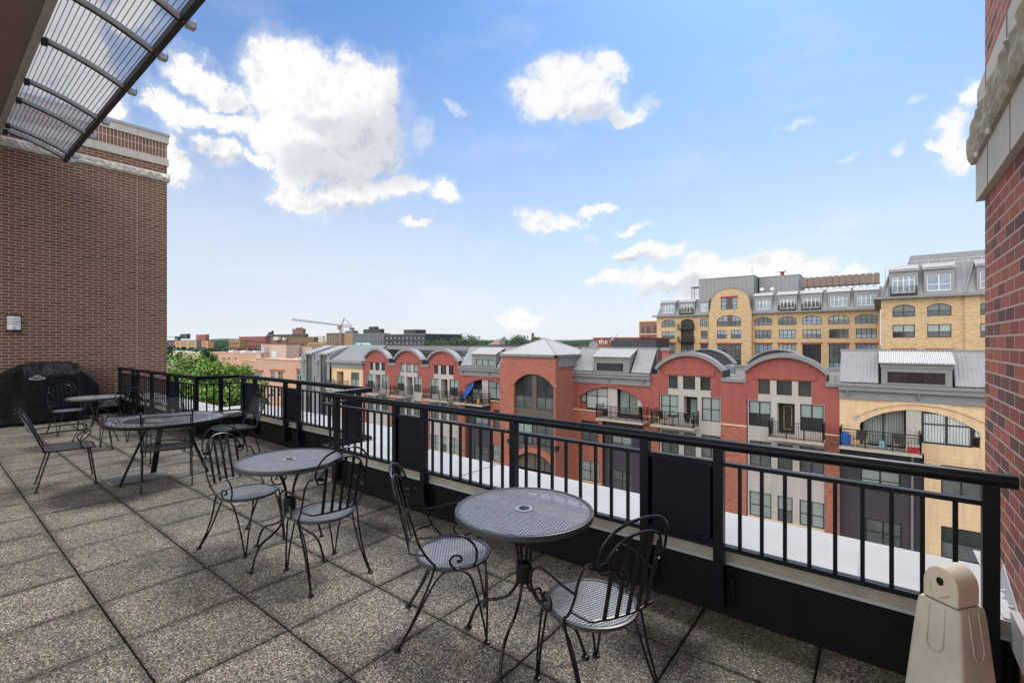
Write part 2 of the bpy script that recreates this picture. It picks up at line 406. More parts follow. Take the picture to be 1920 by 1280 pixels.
def emboss():
    m = NT('embossed_tabletop'); sp = m.t.nodes.new('ShaderNodeSeparateXYZ'); m.L(m.obj(), sp.inputs[0])
    r = m.math('SQRT', m.math('ADD', m.math('MULTIPLY', sp.outputs[0], sp.outputs[0]), m.math('MULTIPLY', sp.outputs[1], sp.outputs[1])))
    v = m.t.nodes.new('ShaderNodeTexVoronoi'); v.inputs['Scale'].default_value = 34; m.L(m.obj(), v.inputs['Vector'])
    band = m.ramp(r, [(0, 0.0), (.10, 0.0), (.12, 1.0), (.19, 1.0), (.21, 0.0), (.30, 0.0), (.42, 0.0), (.44, 1.0), (.555, 1.0), (.57, 0.0)])
    f = m.math('MULTIPLY', m.ramp(v.outputs['Distance'], [(.28, 1.0), (.42, 0.0)]), band)
    m.col(m.mix(f, (.022, .022, .025), (.50, .50, .50))).set(Roughness=.36, Metallic=.1); m.bump(f, .003, 1.0)
    return m.mat
M['emboss'] = emboss()
M['grill_cloth'] = None
def cloth():
    m = NT('grill_cover_vinyl'); n = m.noise(m.obj(), 2.2, 5, .6); m.col(m.ramp(n, [(.3, (.005, .005, .006)), (.7, (.010, .010, .011))])).set(Roughness=.55); m.b.inputs['Specular IOR Level'].default_value = .18
    w = m.noise(m.mul(m.obj(), (1, 1, .45)), 5, 4, .55); m.bump(w, .08, .5); return m.mat
M['grill_cloth'] = cloth()
M['brick_left'] = brick('brown_brick', [(.19, .080, .048), (.29, .134, .082), (.24, .106, .064)], (.76, .57, .43), 'YZ', h=.0635, msize=.0054, bump=.003, dirt=.12)
M['soldier_left'] = brick('brown_soldier_brick', [(.20, .10, .066), (.29, .15, .10)], (.84, .66, .54), 'YZ', w=.0677, h=.203, msize=.006, offset=0.0, dirt=.12)
M['brick_right'] = brick('red_wall_brick', [(.46, .120, .072), (.55, .165, .10), (.40, .100, .064), (.15, .075, .055), (.49, .140, .086)], (.68, .50, .39), 'BOTH', msize=.0052, bump=.005, dirt=.2)
M['limestone'] = plain('smooth_limestone', (.62, .56, .47), .8, var=.08, scale=3, bump=.001)
M['rockface'] = plain('rockface_limestone', (.42, .37, .28), .9, var=.3, scale=9, bump=.02, bscale=16)
M['rockface_l'] = plain('pale_rockface_limestone', (.66, .60, .50), .9, var=.2, scale=9, bump=.012, bscale=12)
M['flash_grey'] = plain('grey_flashing', (.40, .42, .43), .45, var=.06)
M['soffit'] = plain('brown_soffit', (.26, .205, .175), .7, var=.08)
M['trim_metal'] = plain('light_metal_trim', (.62, .61, .59), .4, .4, var=.08)
M['dark_steel'] = plain('dark_steel', (.04, .036, .034), .5, .2, var=.15)
M['galv'] = plain('galvanised_steel', (.60, .60, .585), .45, .2, var=.15, scale=12)
M['wire'] = plain('pale_mesh_wire', (.85, .84, .85), .5, .0, var=.1)
M['wire_dark'] = plain('mesh_bar', (.10, .085, .12), .5, .1, var=.1)
# opposite building
M['red_stucco'] = stucco('red_stucco', (.33, .092, .074), .13)
M['light_stucco'] = stucco('light_stucco', (.46, .42, .385), .06)
M['yellow_stucco'] = stucco('yellow_stucco', (.70, .50, .30), .07)
M['purple_siding'] = stucco('dark_purple_stucco', (.055, .048, .058), .08)
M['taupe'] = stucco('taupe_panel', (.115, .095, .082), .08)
M['red_brick'] = brick('red_facade_brick', [(.36, .085, .050), (.47, .135, .08), (.23, .058, .038)], (.46, .27, .21), 'BOTH', msize=.007, bump=.003, dirt=.2)
M['tan_brick'] = brick('golden_brick', [(.55, .37, .19), (.66, .47, .26), (.44, .28, .14)], (.58, .45, .30), 'BOTH', w=.40, h=.13, msize=.012, bump=.003, dirt=.12)
M['peach_brick'] = brick('peach_brick', [(.55, .30, .20), (.62, .36, .24), (.48, .26, .17)], (.62, .45, .34), 'BOTH', w=.4, h=.13, msize=.012, bump=0, dirt=.15)
M['dark_brick'] = brick('dull_red_brick', [(.24, .07, .055), (.32, .10, .08)], (.34, .2, .17), 'BOTH', w=.5, h=.2, msize=.015, bump=0)
M['grey_trim'] = plain('grey_trim', (.215, .215, .22), .6, var=.06, scale=2)
M['roof_metal'] = plain('pale_corrugated_roof', (.33, .33, .33), .55, .1, var=.07, scale=2.5)
M['roof_metal2'] = plain('grey_standing_seam', (.245, .25, .255), .5, .2, var=.07, scale=2.5)
M['cap_metal'] = plain('dormer_cap_metal', (.20, .20, .205), .6, .0, var=.07)
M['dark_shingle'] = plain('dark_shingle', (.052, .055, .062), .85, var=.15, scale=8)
M['duct'] = plain('duct_metal', (.24, .27, .30), .5, .3, var=.15)
M['gravel'] = None
def gravel():
    m = NT('roof_gravel'); v = m.t.nodes.new('ShaderNodeTexVoronoi'); v.inputs['Scale'].default_value = 9; m.L(m.obj(), v.inputs['Vector'])
    sep = m.t.nodes.new('ShaderNodeSeparateColor'); m.L(v.outputs['Color'], sep.inputs[0])
    m.col(m.ramp(sep.outputs[0], [(0, (.06, .05, .045)), (1, (.26, .22, .20))])).set(Roughness=.95); return m.mat
M['gravel'] = gravel()
M['sill'] = plain('tan_sill', (.66, .48, .30), .8, var=.08)
M['lintel'] = plain('red_lintel', (.30, .045, .025), .6, var=.08)
M['frame'] = plain('black_window_frame', (.016, .015, .016), .45, var=.15)
M['white_frame'] = plain('white_window_frame', (.68, .68, .68), .5, var=.04)
def glass(name, c, rough=.06, stripes=None, var=.5):
    m = NT(name); n = m.noise(m.mul(m.obj(), (1, 1, .6)), .9, 3, .6)
    base = m.ramp(n, [(.35, tuple(x * (1 - var) for x in c)), (.65, tuple(x * (1 + var * .6) for x in c))])
    if stripes:
        sp = m.t.nodes.new('ShaderNodeSeparateXYZ'); m.L(m.obj(), sp.inputs[0])
        k = sp.outputs[0] if stripes == 'V' else sp.outputs[2]
        w = m.math('ABSOLUTE', m.math('SUBTRACT', m.math('FRACT', m.math('MULTIPLY', m.math('ADD', k, m.math('MULTIPLY', m.noise(m.obj(), 2.2, 2), .10)), 8.0 if stripes == 'V' else 14.0)), .5))
        base = m.mix(1.0, base, m.ramp(w, [(.05, .35 if stripes == 'V' else .8), (.22, 1.0)]), 'MULTIPLY')
    m.col(base).set(Roughness=rough); m.b.inputs['Specular IOR Level'].default_value = .8
    return m.mat
M['glass'] = glass('dark_window_glass', (.028, .032, .032))
M['blind'] = glass('glass_over_pale_blind', (.27, .33, .31), .15, 'H', .15)
M['vblind'] = glass('glass_over_vertical_blinds', (.50, .55, .54), .15, 'V', .12)
M['curtain'] = glass('glass_over_curtain', (.26, .31, .29), .12, 'V', .2)
M['skyglass'] = glass('painted_sky_glass', (.20, .26, .33), .08, None, .35)  # sky reflection painted into the blue-grey base colour
M['midglass'] = glass('mid_grey_glass', (.10, .115, .115), .1, 'H', .4)  # mid-grey glass with faint level stripes
M['black_iron'] = plain('balcony_iron', (.014, .013, .014), .5, var=.1)
M['slab'] = plain('balcony_slab', (.42, .37, .31), .85, var=.15)
M['asphalt'] = plain('asphalt', (.05, .05, .052), .9, var=.2, scale=.8)
M['ground'] = plain('city_ground', (.13, .13, .10), .95, var=.35, scale=.05)
M['white_plastic'] = plain('white_plastic', (.6, .6, .58), .5, var=.05)

# ---------------------------------------------------------------- setting
GZ = -17.0
g = MB().poly([(-3000, -800, GZ), (2500, -800, GZ), (2500, 3500, GZ), (-3000, 3500, GZ)]).build('ground', M['ground']); tag(g, kind='structure')
g = MB().poly([(-160, 9, GZ + .02), (60, 9, GZ + .02), (60, 31, GZ + .02), (-160, 31, GZ + .02)]).build('road', M['asphalt']); tag(g, kind='structure')
mb = MB()
for k in range(-22, 9):
    mb.box(k * 7, k * 7 + 3, 19.9, 20.05, GZ + .024, GZ + .03)
mb.build('road_marking', M['white_plastic']); tag(bpy.data.objects['road_marking'], kind='structure')

# terrace floor: slabs of 610 mm with open joints, each its own tiny tilt
mb = MB(); TX, TY = -.254, .12
for i in range(-24, 3):
    for j in range(-6, 6):
        x0 = TX + i * .6085; y0 = TY + j * .609; g_ = .0035 + random.random() * .002
        x1 = x0 + .6085 - g_; y1 = min(y0 + .609 - g_, 3.66); x0 += g_; y0 += g_
        if y0 > 3.1 and not (-9.2 < x0 < -4.6): continue
        x1 = min(x1, .485)
        if x0 > .47: continue
        z = random.uniform(-.0025, .0015); tl = [random.uniform(-.0015, .0015) for _ in range(4)]; b = .005
        top = [(x0 + b, y0 + b, z + tl[0]), (x1 - b, y0 + b, z + tl[1]), (x1 - b, y1 - b, z + tl[2]), (x0 + b, y1 - b, z + tl[3])]
        rim = [(x0, y0, z - b), (x1, y0, z - b), (x1, y1, z - b), (x0, y1, z - b)]; bot = [(p[0], p[1], -.05) for p in rim]
        mb.mesh(top + rim + bot, [(0, 1, 2, 3)] + [(4 + q, 4 + (q + 1) % 4, (q + 1) % 4, q) for q in range(4)] + [(8 + q, 8 + (q + 1) % 4, 4 + (q + 1) % 4, 4 + q) for q in range(4)])
tag(mb.build('terrace_floor', M['paver']), kind='structure')
tag(MB().box(-14.9, .6, -3.6, 3.1, -.4, -.03).box(-9.15, -5.1, 3.1, 3.7, -.4, -.03).build('terrace_base', M['joint']), kind='structure')

# parapet: black membrane upstand, beige coping face, white coping top
XR, XL = .49, -14.2
JX0, JX1 = -9.15, -5.15
def parapet():
    r = empty('parapet_wall', (0, 3.05, 0), 0, 'low black parapet with beige lip and wide white metal top running below the railing', 'parapet')
    F, F2, O, O2 = 3.05, 3.69, 3.69, 4.34
    JI0, JI1, JO0, JO1 = -9.1, -5.1, -9.95, -4.88
    def L_(x, y): return (x, y)
    # plan outlines
    inner = [(XL, F), (JI0, F), (JI0, F2), (JI1, F2), (JI1, F), (XR, F)]
    outer = [(XL, O), (JO0, O), (JO0, O2), (JO1, O2), (JO1, O), (XR, O)]
    def ring(name, z0, z1, off, mat, o2=0, mats=None):
        m = MB(); sg = [(0, -1), (-1, -1), (-1, -1), (1, -1), (1, -1), (0, -1)]
        inn = [(p[0] + s_[0] * -off * (1 if i in (1, 2) else 1) * (1), p[1] + s_[1] * off) for i, (p, s_) in enumerate(zip(inner, sg))]
        inn = [(inner[0][0], inner[0][1] - off), (inner[1][0] + off, inner[1][1] - off), (inner[2][0] + off, inner[2][1] - off), (inner[3][0] - off, inner[3][1] - off), (inner[4][0] - off, inner[4][1] - off), (inner[5][0], inner[5][1] - off)]
        out = [(outer[0][0], outer[0][1] + o2), (outer[1][0] - o2, outer[1][1] + o2), (outer[2][0] - o2, outer[2][1] + o2), (outer[3][0] + o2, outer[3][1] + o2), (outer[4][0] + o2, outer[4][1] + o2), (outer[5][0], outer[5][1] + o2)]
        n = 6; vs = [(x, y, z0) for x, y in inn] + [(x, y, z1) for x, y in inn] + [(x, y, z0) for x, y in out] + [(x, y, z1) for x, y in out]
        for i in range(n - 1):
            m.mesh([vs[i], vs[i + 1], vs[n + i + 1], vs[n + i]], [(0, 1, 2, 3)], 0)
            m.mesh([vs[2 * n + i], vs[2 * n + i + 1], vs[3 * n + i + 1], vs[3 * n + i]], [(3, 2, 1, 0)], 0)
            m.mesh([vs[n + i], vs[n + i + 1], vs[3 * n + i + 1], vs[3 * n + i]], [(0, 1, 2, 3)], 1 if mats else 0)
            m.mesh([vs[i], vs[i + 1], vs[2 * n + i + 1], vs[2 * n + i]], [(3, 2, 1, 0)], 0)
        for k in (0, n - 1): m.mesh([vs[k], vs[n + k], vs[3 * n + k], vs[2 * n + k]], [(0, 1, 2, 3)], 0)
        o = m.build(name, mat, r); o.location = (0, -3.05, 0); return o
    ring('membrane_upstand', -.45, .33, 0, M['membrane'])
    ring('outer_wall', -6.0, -.45, 0, M['limestone'])
    ring('coping', .332, .405, .012, [M['coping_beige'], M['coping_white']], .02, True)
    m = MB()                                          # drip edge strip under the coping
    m.box(JI1 + .01, XR, F - .018, F - .013, .318, .338).box(XL, JI0, F - .018, F - .013, .318, .338).box(JI0, JI1, F2 - .018, F2 - .013, .318, .338)
    o = m.build('drip_edge', M['flash_grey'], r); o.location = (0, -3.05, 0)
    m = MB()
    for x in (-12.4, -10.2, -7.7, -6.15, -3.1, -.1): m.box(x, x + .012, (3.7 if JI0 < x < JI1 else 3.06), (4.33 if JI0 < x < JI1 else 3.68), .406, .411)
    o = m.build('coping_seam', M['flash_grey'], r); o.location = (0, -3.05, 0)
parapet()

# railings
ZT, ZS, ZB = 1.045, .935, .44
def railing(name, label, runs, ends):
    """runs: list of (p0, p1, posts at distances, panels between post pairs, inner normal)"""
    root = empty(name, (runs[0][0][0], runs[0][0][1], 0), 0, label, 'railing', 'terrace railings')
    ox, oy = runs[0][0]
    inv = lambda o: setattr(o, 'location', (-ox, -oy, 0))
    path = [Vector((p[0], p[1], ZT)) for p in ends]
    o = MB().tube(path, .033, 20).build('top_rail', M['rail'], root, True); inv(o)
    for (p0, p1, posts, panels, nrm) in runs:
        a = Vector((p0[0], p0[1], 0)); b = Vector((p1[0], p1[1], 0)); t = (b - a).normalized(); Ln = (b - a).length; nv = Vector((nrm[0], nrm[1], 0))
        for z, nm, h in ((ZS, 'upper_rail', .022), (ZB, 'lower_rail', .026)):
            o = MB().bar(a + Vector((0, 0, z)), b + Vector((0, 0, z)), .046, h).build(nm, M['rail'], root); inv(o)
        for d in posts:
            p = a + t * d
            m = MB().bar(p + Vector((0, 0, .085)), p + Vector((0, 0, ZT - .02)), .056, .056, up=t)
            o = m.build('post', M['rail'], root); inv(o)
            m = MB(); q = p - nv * .018                       # base shoe and bolted angle plates on the parapet face
            for sgn in (-1, 1):
                c = q + t * sgn * .052 + nv * .062
                m.bar(c + Vector((0, 0, .10)), c + Vector((0, 0, .25)), .045, .008, up=nv)
                for zz in (.135, .215):
                    e = c - nv * .004 + Vector((0, 0, zz)); m.tube([e, e - nv * .014], .008, 6)
                m.bar(q + t * sgn * .031 + nv * .03 + Vector((0, 0, .10)), q + t * sgn * .031 + nv * .03 + Vector((0, 0, .25)), .004, .075, up=nv)
            m.bar(p + Vector((0, 0, .088)), p + Vector((0, 0, .26)), .064, .064, up=t)
            o = m.build('base_bracket', M['rail'], root); inv(o)
        ks = [0] + list(posts) + [Ln]; ks = sorted(set(ks))
        for i in range(len(ks) - 1):
            d0, d1 = ks[i], ks[i + 1]
            if any(abs((d0 + d1) / 2 - pc) < .12 for pc in panels):
                m = MB().bar(a + t * (d0 + .03) + Vector((0, 0, (ZS + ZB) / 2)), a + t * (d1 - .03) + Vector((0, 0, (ZS + ZB) / 2)), .012, ZS - ZB - .05)
                for z in (ZS - .02, ZB + .022): m.bar(a + t * (d0 + .028) + Vector((0, 0, z)), a + t * (d1 - .028) + Vector((0, 0, z)), .03, .02)
                for q in (d0 + .034, d1 - .034): m.bar(a + t * q + Vector((0, 0, ZB + .03)), a + t * q + Vector((0, 0, ZS - .03)), .012, .03, up=t)
                o = m.build('solid_panel', M['panel'], root); inv(o); continue
            n = max(0, round((d1 - d0) / .117) - 1)
            for k in range(n):
                q = a + t * (d0 + (d1 - d0) * (k + 1) / (n + 1))
                o = MB().bar(q + Vector((0, 0, ZB + .012)), q + Vector((0, 0, ZS - .010)), .019, .019, up=t).build('picket', M['rail'], root); inv(o)
    return root
Y0, Y1 = 2.985, 3.63
railing('railing', 'long near railing with round black top rail ending at the red brick wall',
        [((-5.17, Y0), (.40, Y0), [.29, 1.35, 1.77, 2.85, 3.95, 4.41, 5.56], [1.56, 4.18], (0, 1)),
         ((-5.15, Y0 + .03), (-5.15, Y1), [.33], [], (-1, 0))],
        [(.475, Y0), (-5.15, Y0), (-5.15, Y1 + .0)])
xb = [-8.92, -8.47, -7.40, -6.98, -5.68, -5.42]
railing('railing', 'middle railing with solid panels, set back where the parapet steps outward',
        [((-9.13, Y1), (-5.19, Y1), [x + 9.13 for x in xb], [(-8.92 - 8.47) / 2 + 9.13, (-7.4 - 6.98) / 2 + 9.13, 9.13 - 5.55], (0, 1))],
        [(-9.13, Y1), (-5.19, Y1)])
xc = [-14.0, -12.94, -12.6, -11.63, -10.62, -10.18, -9.2]
railing('railing', 'far railing from the brown wall, turning outward before the green trees',
        [((-14.16, Y0), (-9.17, Y0), [x + 14.16 for x in xc], [14.16 - 12.77, 14.16 - 10.4], (0, 1)),
         ((-9.15, Y0 + .03), (-9.15, Y1), [.33], [], (1, 0))],
        [(-14.16, Y0), (-9.15, Y0), (-9.15, Y1)])

# left brown brick wall
def left_wall():
    r = empty('brick_wall', (XL, 3.9, 0), 0, 'tall brown brick wall with pale stone bands at the left end of the terrace', 'brick wall')
    B = lambda m, n, mat, s=False: (lambda o: setattr(o, 'location', (-XL, -3.9, 0)))(m.build(n, mat, r, s))
    YE = 3.96; YS = -6
    B(MB().box(XL - 7, XL, YS, YE, -17, 5.69).box(XL - 7, XL, YS, YE, 5.89, 6.10), 'wall', M['brick_left'])
    B(MB().box(XL - 7, XL, YS, YE, 6.27, 6.66), 'soldier_course', M['soldier_left'])
    B(MB().box(XL - 7.05, XL + .03, YS, YE + .03, 6.10, 6.27).box(XL - 7.05, XL + .03, YS, YE + .03, 6.66, 6.83), 'stone_band', M['limestone'])
    B(MB().box(XL - 7.1, XL + .05, YS, YE + .05, 6.832, 6.90), 'coping', M['flash_grey'])
    m = MB(); y = YE + .05; random.seed(3)                      # rock faced band
    nx = int((y - YS) / .05); rows = [5.69, 5.73, 5.79, 5.85, 5.89]; vs = []; fs = []
    for i in range(nx + 1):
        yy = y - i * (y - YS) / nx
        for j, z in enumerate(rows): vs.append((XL + (0.02 if j in (0, 4) else .055 + random.uniform(-.022, .03)), yy, z))
    for i in range(nx):
        for j in range(4): fs.append((i * 5 + j, i * 5 + j + 1, (i + 1) * 5 + j + 1, (i + 1) * 5 + j))
    m.mesh(vs, fs); m.box(XL - 7.03, XL + .02, YS, YE + .03, 5.691, 5.889)
    B(m, 'rockface_band', M['rockface_l'])
    m = MB()
    for yy in (3.35, 2.55, 1.55, .2): m.box(XL + .001, XL + .033, yy, yy + .012, 6.101, 6.269).box(XL + .001, XL + .033, yy, yy + .012, 6.661, 6.829)
    m.box(XL - .01, XL + .004, 3.35, 3.362, 0, 5.69)
    B(m, 'control_joint', plain('joint_sealant', (.50, .37, .28), .8))
    B(MB().box(XL - .01, XL + .03, YS, 3.0, .16, .30), 'base_flashing', M['coping_white'])
    B(MB().box(XL - .01, XL + .02, YS, 3.0, -.04, .16), 'base_membrane', M['membrane'])
left_wall()
def wall_lamp():
    r = empty('wall_lamp', (XL, 1.29, 1.87), 0, 'small curved white and grey lamp with louvre lines on the brown brick wall', 'wall lamp')
    def curve(d, z0, z1, w, m_=0):
        m = MB(); pts = [(d * math.cos(a), w * math.sin(a)) for a in [(-PI / 2 + PI * i / 10) for i in range(11)]]
        m.prism([(x, y, z0) for x, y in pts], (0, 0, z1 - z0)); return m
    curve(.10, .045, .325, .102).build('diffuser', plain('opal_diffuser', (.86, .86, .84), .4, var=.03), r, True)
    curve(.115, -.01, .045, .112).build('lower_cap', M['black_iron'], r, True)
    curve(.11, .325, .35, .108).build('upper_cap', M['black_iron'], r, True)
    m = MB()
    for z in (.16, .21, .26):
        pts = [(.104 * math.cos(a), .101 * math.sin(a), z) for a in [(-PI / 2 + PI * i / 10) for i in range(11)]]
        m.tube(pts, .004, 6)
    m.build('louvre_ring', M['black_iron'], r)
    MB().box(.001, .012, -.108, .108, -.015, .355).build('back_plate', M['black_iron'], r)
    MB().box(.10, .112, -.02, .015, .05, .11).build('sensor', M['galv'], r)
wall_lamp()

# right red brick wall
def right_wall():
    r = empty('brick_wall', (XR, 3.9, 0), 0, 'red brick wall with rock faced stone band at the right edge', 'brick wall')
    B = lambda m, n, mat, s=False: (lambda o: setattr(o, 'location', (-XR, -3.9, 0)))(m.build(n, mat, r, s))
    YE = 3.92; YS = -1
    B(MB().box(XR, XR + 5, YS, YE, -17, 2.50).box(XR, XR + 5, YS, YE, 3.12, 9), 'wall', M['brick_right'])
    B(MB().box(XR - .035, XR + 5, YS, YE + .04, 2.505, 2.735), 'lower_stone_band', M['limestone'])
    B(MB().box(XR - .03, XR + 5, YS, YE + .035, 2.95, 3.17), 'upper_stone_band', M['limestone'])
    m = MB(); random.seed(5); rows = [2.735, 2.76, 2.82, 2.88, 2.94, 2.985, 3.0]; nx = 150; vs = []; fs = []; y1 = YE + .06
    for i in range(nx + 1):
        yy = y1 - i * (y1 - YS) / nx
        for j, z in enumerate(rows):
            o_ = {0: .055, 6: .02}.get(j, .06 + random.uniform(-.018, .018) - (j > 4) * .015)
            vs.append((XR - o_, yy - (random.uniform(0, .02) if i == 0 else 0), z + (random.uniform(-.008, .008) if 0 < j < 6 else 0)))
    K = len(rows)
    for i in range(nx):
        for j in range(K - 1): fs.append((i * K + j, (i + 1) * K + j, (i + 1) * K + j + 1, i * K + j + 1))
    n0 = len(vs); vs += [(XR - .02, YE + .06, 2.735), (XR - .02, YE + .06, 3.0)]
    fs.append(tuple([n0] + list(range(0, K)) + [n0 + 1]))
    m.mesh(vs, fs); m.box(XR - .055, XR + 5, YS, y1, 2.7352, 2.74).box(XR - .02, XR + 5, YS, YE + .055, 2.741, 2.999)
    B(m, 'rockface_band', M['rockface'])
    m = MB()
    for y in (3.55, 3.0, 2.2): m.box(XR - .0375, XR - .03, y, y + .008, 2.506, 2.73).box(XR - .033, XR - .02, y + .1, y + .108, 2.96, 3.165)
    B(m, 'stone_joint', plain('stone_joint', (.24, .21, .17), .9))
    m = MB()
    for y in (3.72, 3.35): m.lathe([(.009, 2.71), (.012, 2.736)], 8, (XR - .06, y))
    B(m, 'drip_fitting', M['galv'])
    # white counter flashing stepping down over the coping
    m = MB(); m.prism([(XR - .008, 3.46, .41), (XR - .008, 3.05, .41), (XR - .008, 3.05, .455), (XR - .008, 3.36, .55)], (.006, 0, 0))
    m.prism([(XR - .05, 3.93, .4065), (XR - .008, 3.93, .4065), (XR - .008, 3.05, .4065), (XR - .05, 3.05, .4065)], (0, 0, .006))
    for y in (3.12, 3.30): m.tube([(XR - .008, y, .44), (XR - .022, y, .44)], .008, 8, m=1)
    m.prism([(XR - .03, 3.036, .30), (XR - .001, 3.036, .30), (XR - .001, 2.80, .30), (XR - .03, 2.80, .30)], (0, 0, .16))
    B(m, 'wall_flashing', [M['coping_white'], M['galv']])
right_wall()

# roof overhang with the perforated sun shade
def overhang():
    r = empty('roof_overhang', (-7, 0, 5.95), 0, 'brown flat soffit of the roof overhang at the upper left, with pale metal edge', 'roof overhang')
    MB().box(-7.2, 7.49, -4.5, 1.02, 0, .5).build('soffit', M['soffit'], r)
    MB().box(-7.2, 7.49, 1.022, 1.115, -.03, .52).build('edge_trim', M['trim_metal'], r)
    r = empty('sun_shade', (-7, 1.1, 5.93), 0, 'metal mesh sun shade on steel struts sloping out from the roof edge', 'sun shade')
    a = Vector((0, .02, 0)); b = Vector((0, .95, -.31))
    def arc(u, x, lift=0):
        q = a.lerp(b, u); return Vector((x, q.y, q.z + .035 * math.sin(PI * u) + lift))
    MB().bar((-6.95, .93, -.315), (7.4, .93, -.315), .075, .09).build('outer_beam', M['dark_steel'], r)
    xs = [x + 7 for x in (-13.85, -12.05, -11.0, -9.25, -7.7, -6.6, -4.9, -3.3, -1.7, -.1)]
    xs = [x + 7 for x in (-13.75, -13.35, -11.8, -10.85, -9.2, -7.75, -6.7, -5.1, -3.5, -1.9, -.3)]
    for x in xs:
        m = MB(); pts = [arc(i / 8, x, -.03) for i in range(9)]
        for i in range(8): m.bar(pts[i], pts[i + 1], .05, .05, m=0)
        for i in range(8): m.bar(pts[i] + Vector((-.04, 0, -.008)), pts[i + 1] + Vector((-.04, 0, -.008)), .028, .06, m=1)
        m.build('strut', [M['galv'], M['dark_steel']], r)
        m = MB().box(x - .05, x + .05, .965, 1.06, -.40, -.33).box(x - .05, x + .05, 1.05, 1.056, -.40, -.28)
        m.tube([(x - .02, 1.06, -.34), (x - .02, 1.075, -.34)], .012, 6).tube([(x + .02, 1.06, -.34), (x + .02, 1.075, -.34)], .012, 6)
        m.build('end_bracket', M['galv'], r)
        MB().box(x - .06, x + .06, .0, .06, -.11, -.04).build('wall_bracket', M['dark_steel'], r)
    m = MB()
    for i in range(18):
        u = (i + .5) / 18; p = arc(u, 0, .02); m.bar((-6.9, p.y, p.z), (7.4, p.y, p.z), .005, .016, m=1)
    x = -6.9
    while x < 7.4:
        pts = [arc(i / 5, x, .027) for i in range(6)]
        for i in range(5): m.bar(pts[i], pts[i + 1], .009, .005)
        x += .036
    m.build('mesh_panel', [M['wire'], M['wire_dark']], r)
overhang()

# ---------------------------------------------------------------- furniture
def lattice(mb, r, z, pitch, w, th=.0016, c=(0, 0), inner=0, m=0):
    n = int(r / pitch)
    for k in range(-n, n + 1):
        d = k * pitch; h = math.sqrt(max(0, r * r - d * d))
        if h < .01: continue
        mb.box(c[0] - h, c[0] + h, c[1] + d - w / 2, c[1] + d + w / 2, z - th, z, m)
        mb.box(c[0] + d - w / 2, c[0] + d + w / 2, c[1] - h, c[1] + h, z - 2.2 * th, z - th * 1.05, m)
def ring_pts(r, z, n=48): return [(r * math.cos(2 * PI * i / n), r * math.sin(2 * PI * i / n), z) for i in range(n)]

def bistro_table():
    r = empty('bistro_table', label='x', cat='table')
    m = MB(); lattice(m, .366, .738, .0160, .0064); m.build('mesh_top', M['mesh_metal'], r)
    m = MB(); rt = .374
    prof = [(rt - .014, .741), (rt - .004, .7445), (rt + .006, .741), (rt + .008, .732), (rt + .006, .712), (rt + .0, .710), (rt + .001, .730), (rt - .012, .733), (rt - .014, .741)]
    vs = []; n = 64
    for a in range(n):
        for q in prof: vs.append((q[0] * math.cos(2 * PI * a / n), q[0] * math.sin(2 * PI * a / n), q[1]))
    k = len(prof); m.mesh(vs, [(a * k + j, ((a + 1) % n) * k + j, ((a + 1) % n) * k + j + 1, a * k + j + 1) for a in range(n) for j in range(k - 1)])
    m.build('rim', M['rim_metal'], r, True)
    MB().lathe([(.048, .7385), (.050, .7415), (.030, .7425), (.029, .739), (.0, .739)], 32).build('umbrella_hole_ring', M['mesh_metal'], r, True)
    MB().lathe([(.028, .7395), (.027, .746), (.02, .748), (0, .748)], 24).build('hole_plug', M['iron'], r, True)
    prof = [(.235, .728), (.17, .708), (.115, .665), (.075, .60), (.043, .52), (.033, .45), (.031, .39), (.034, .345), (.06, .285), (.105, .235), (.17, .205), (.235, .185), (.283, .15), (.312, .10), (.33, .05), (.345, .012)]
    for q in range(4):
        an = PI / 2 * q; ca, sa = math.cos(an), math.sin(an)
        pts = smooth_pts([(p[0] * ca, p[0] * sa, p[1]) for p in prof], 3)
        m = MB().tube(pts, .0085, 8)
        f = Vector((.345 * ca, .345 * sa, 0)); m.lathe([(.020, 0), (.022, .004), (.018, .012), (.009, .016)], 14, (f.x, f.y))
        m.build('leg', M['iron'], r, True)
    MB().lathe([(.036, .34), (.046, .342), (.046, .44), (.036, .442), (.036, .34)], 24).build('collar', M['iron'], r, True)
    m = MB().tube(ring_pts(.235, .722, 36), .006, 6, True); m.build('support_ring', M['iron'], r, True)
    return r

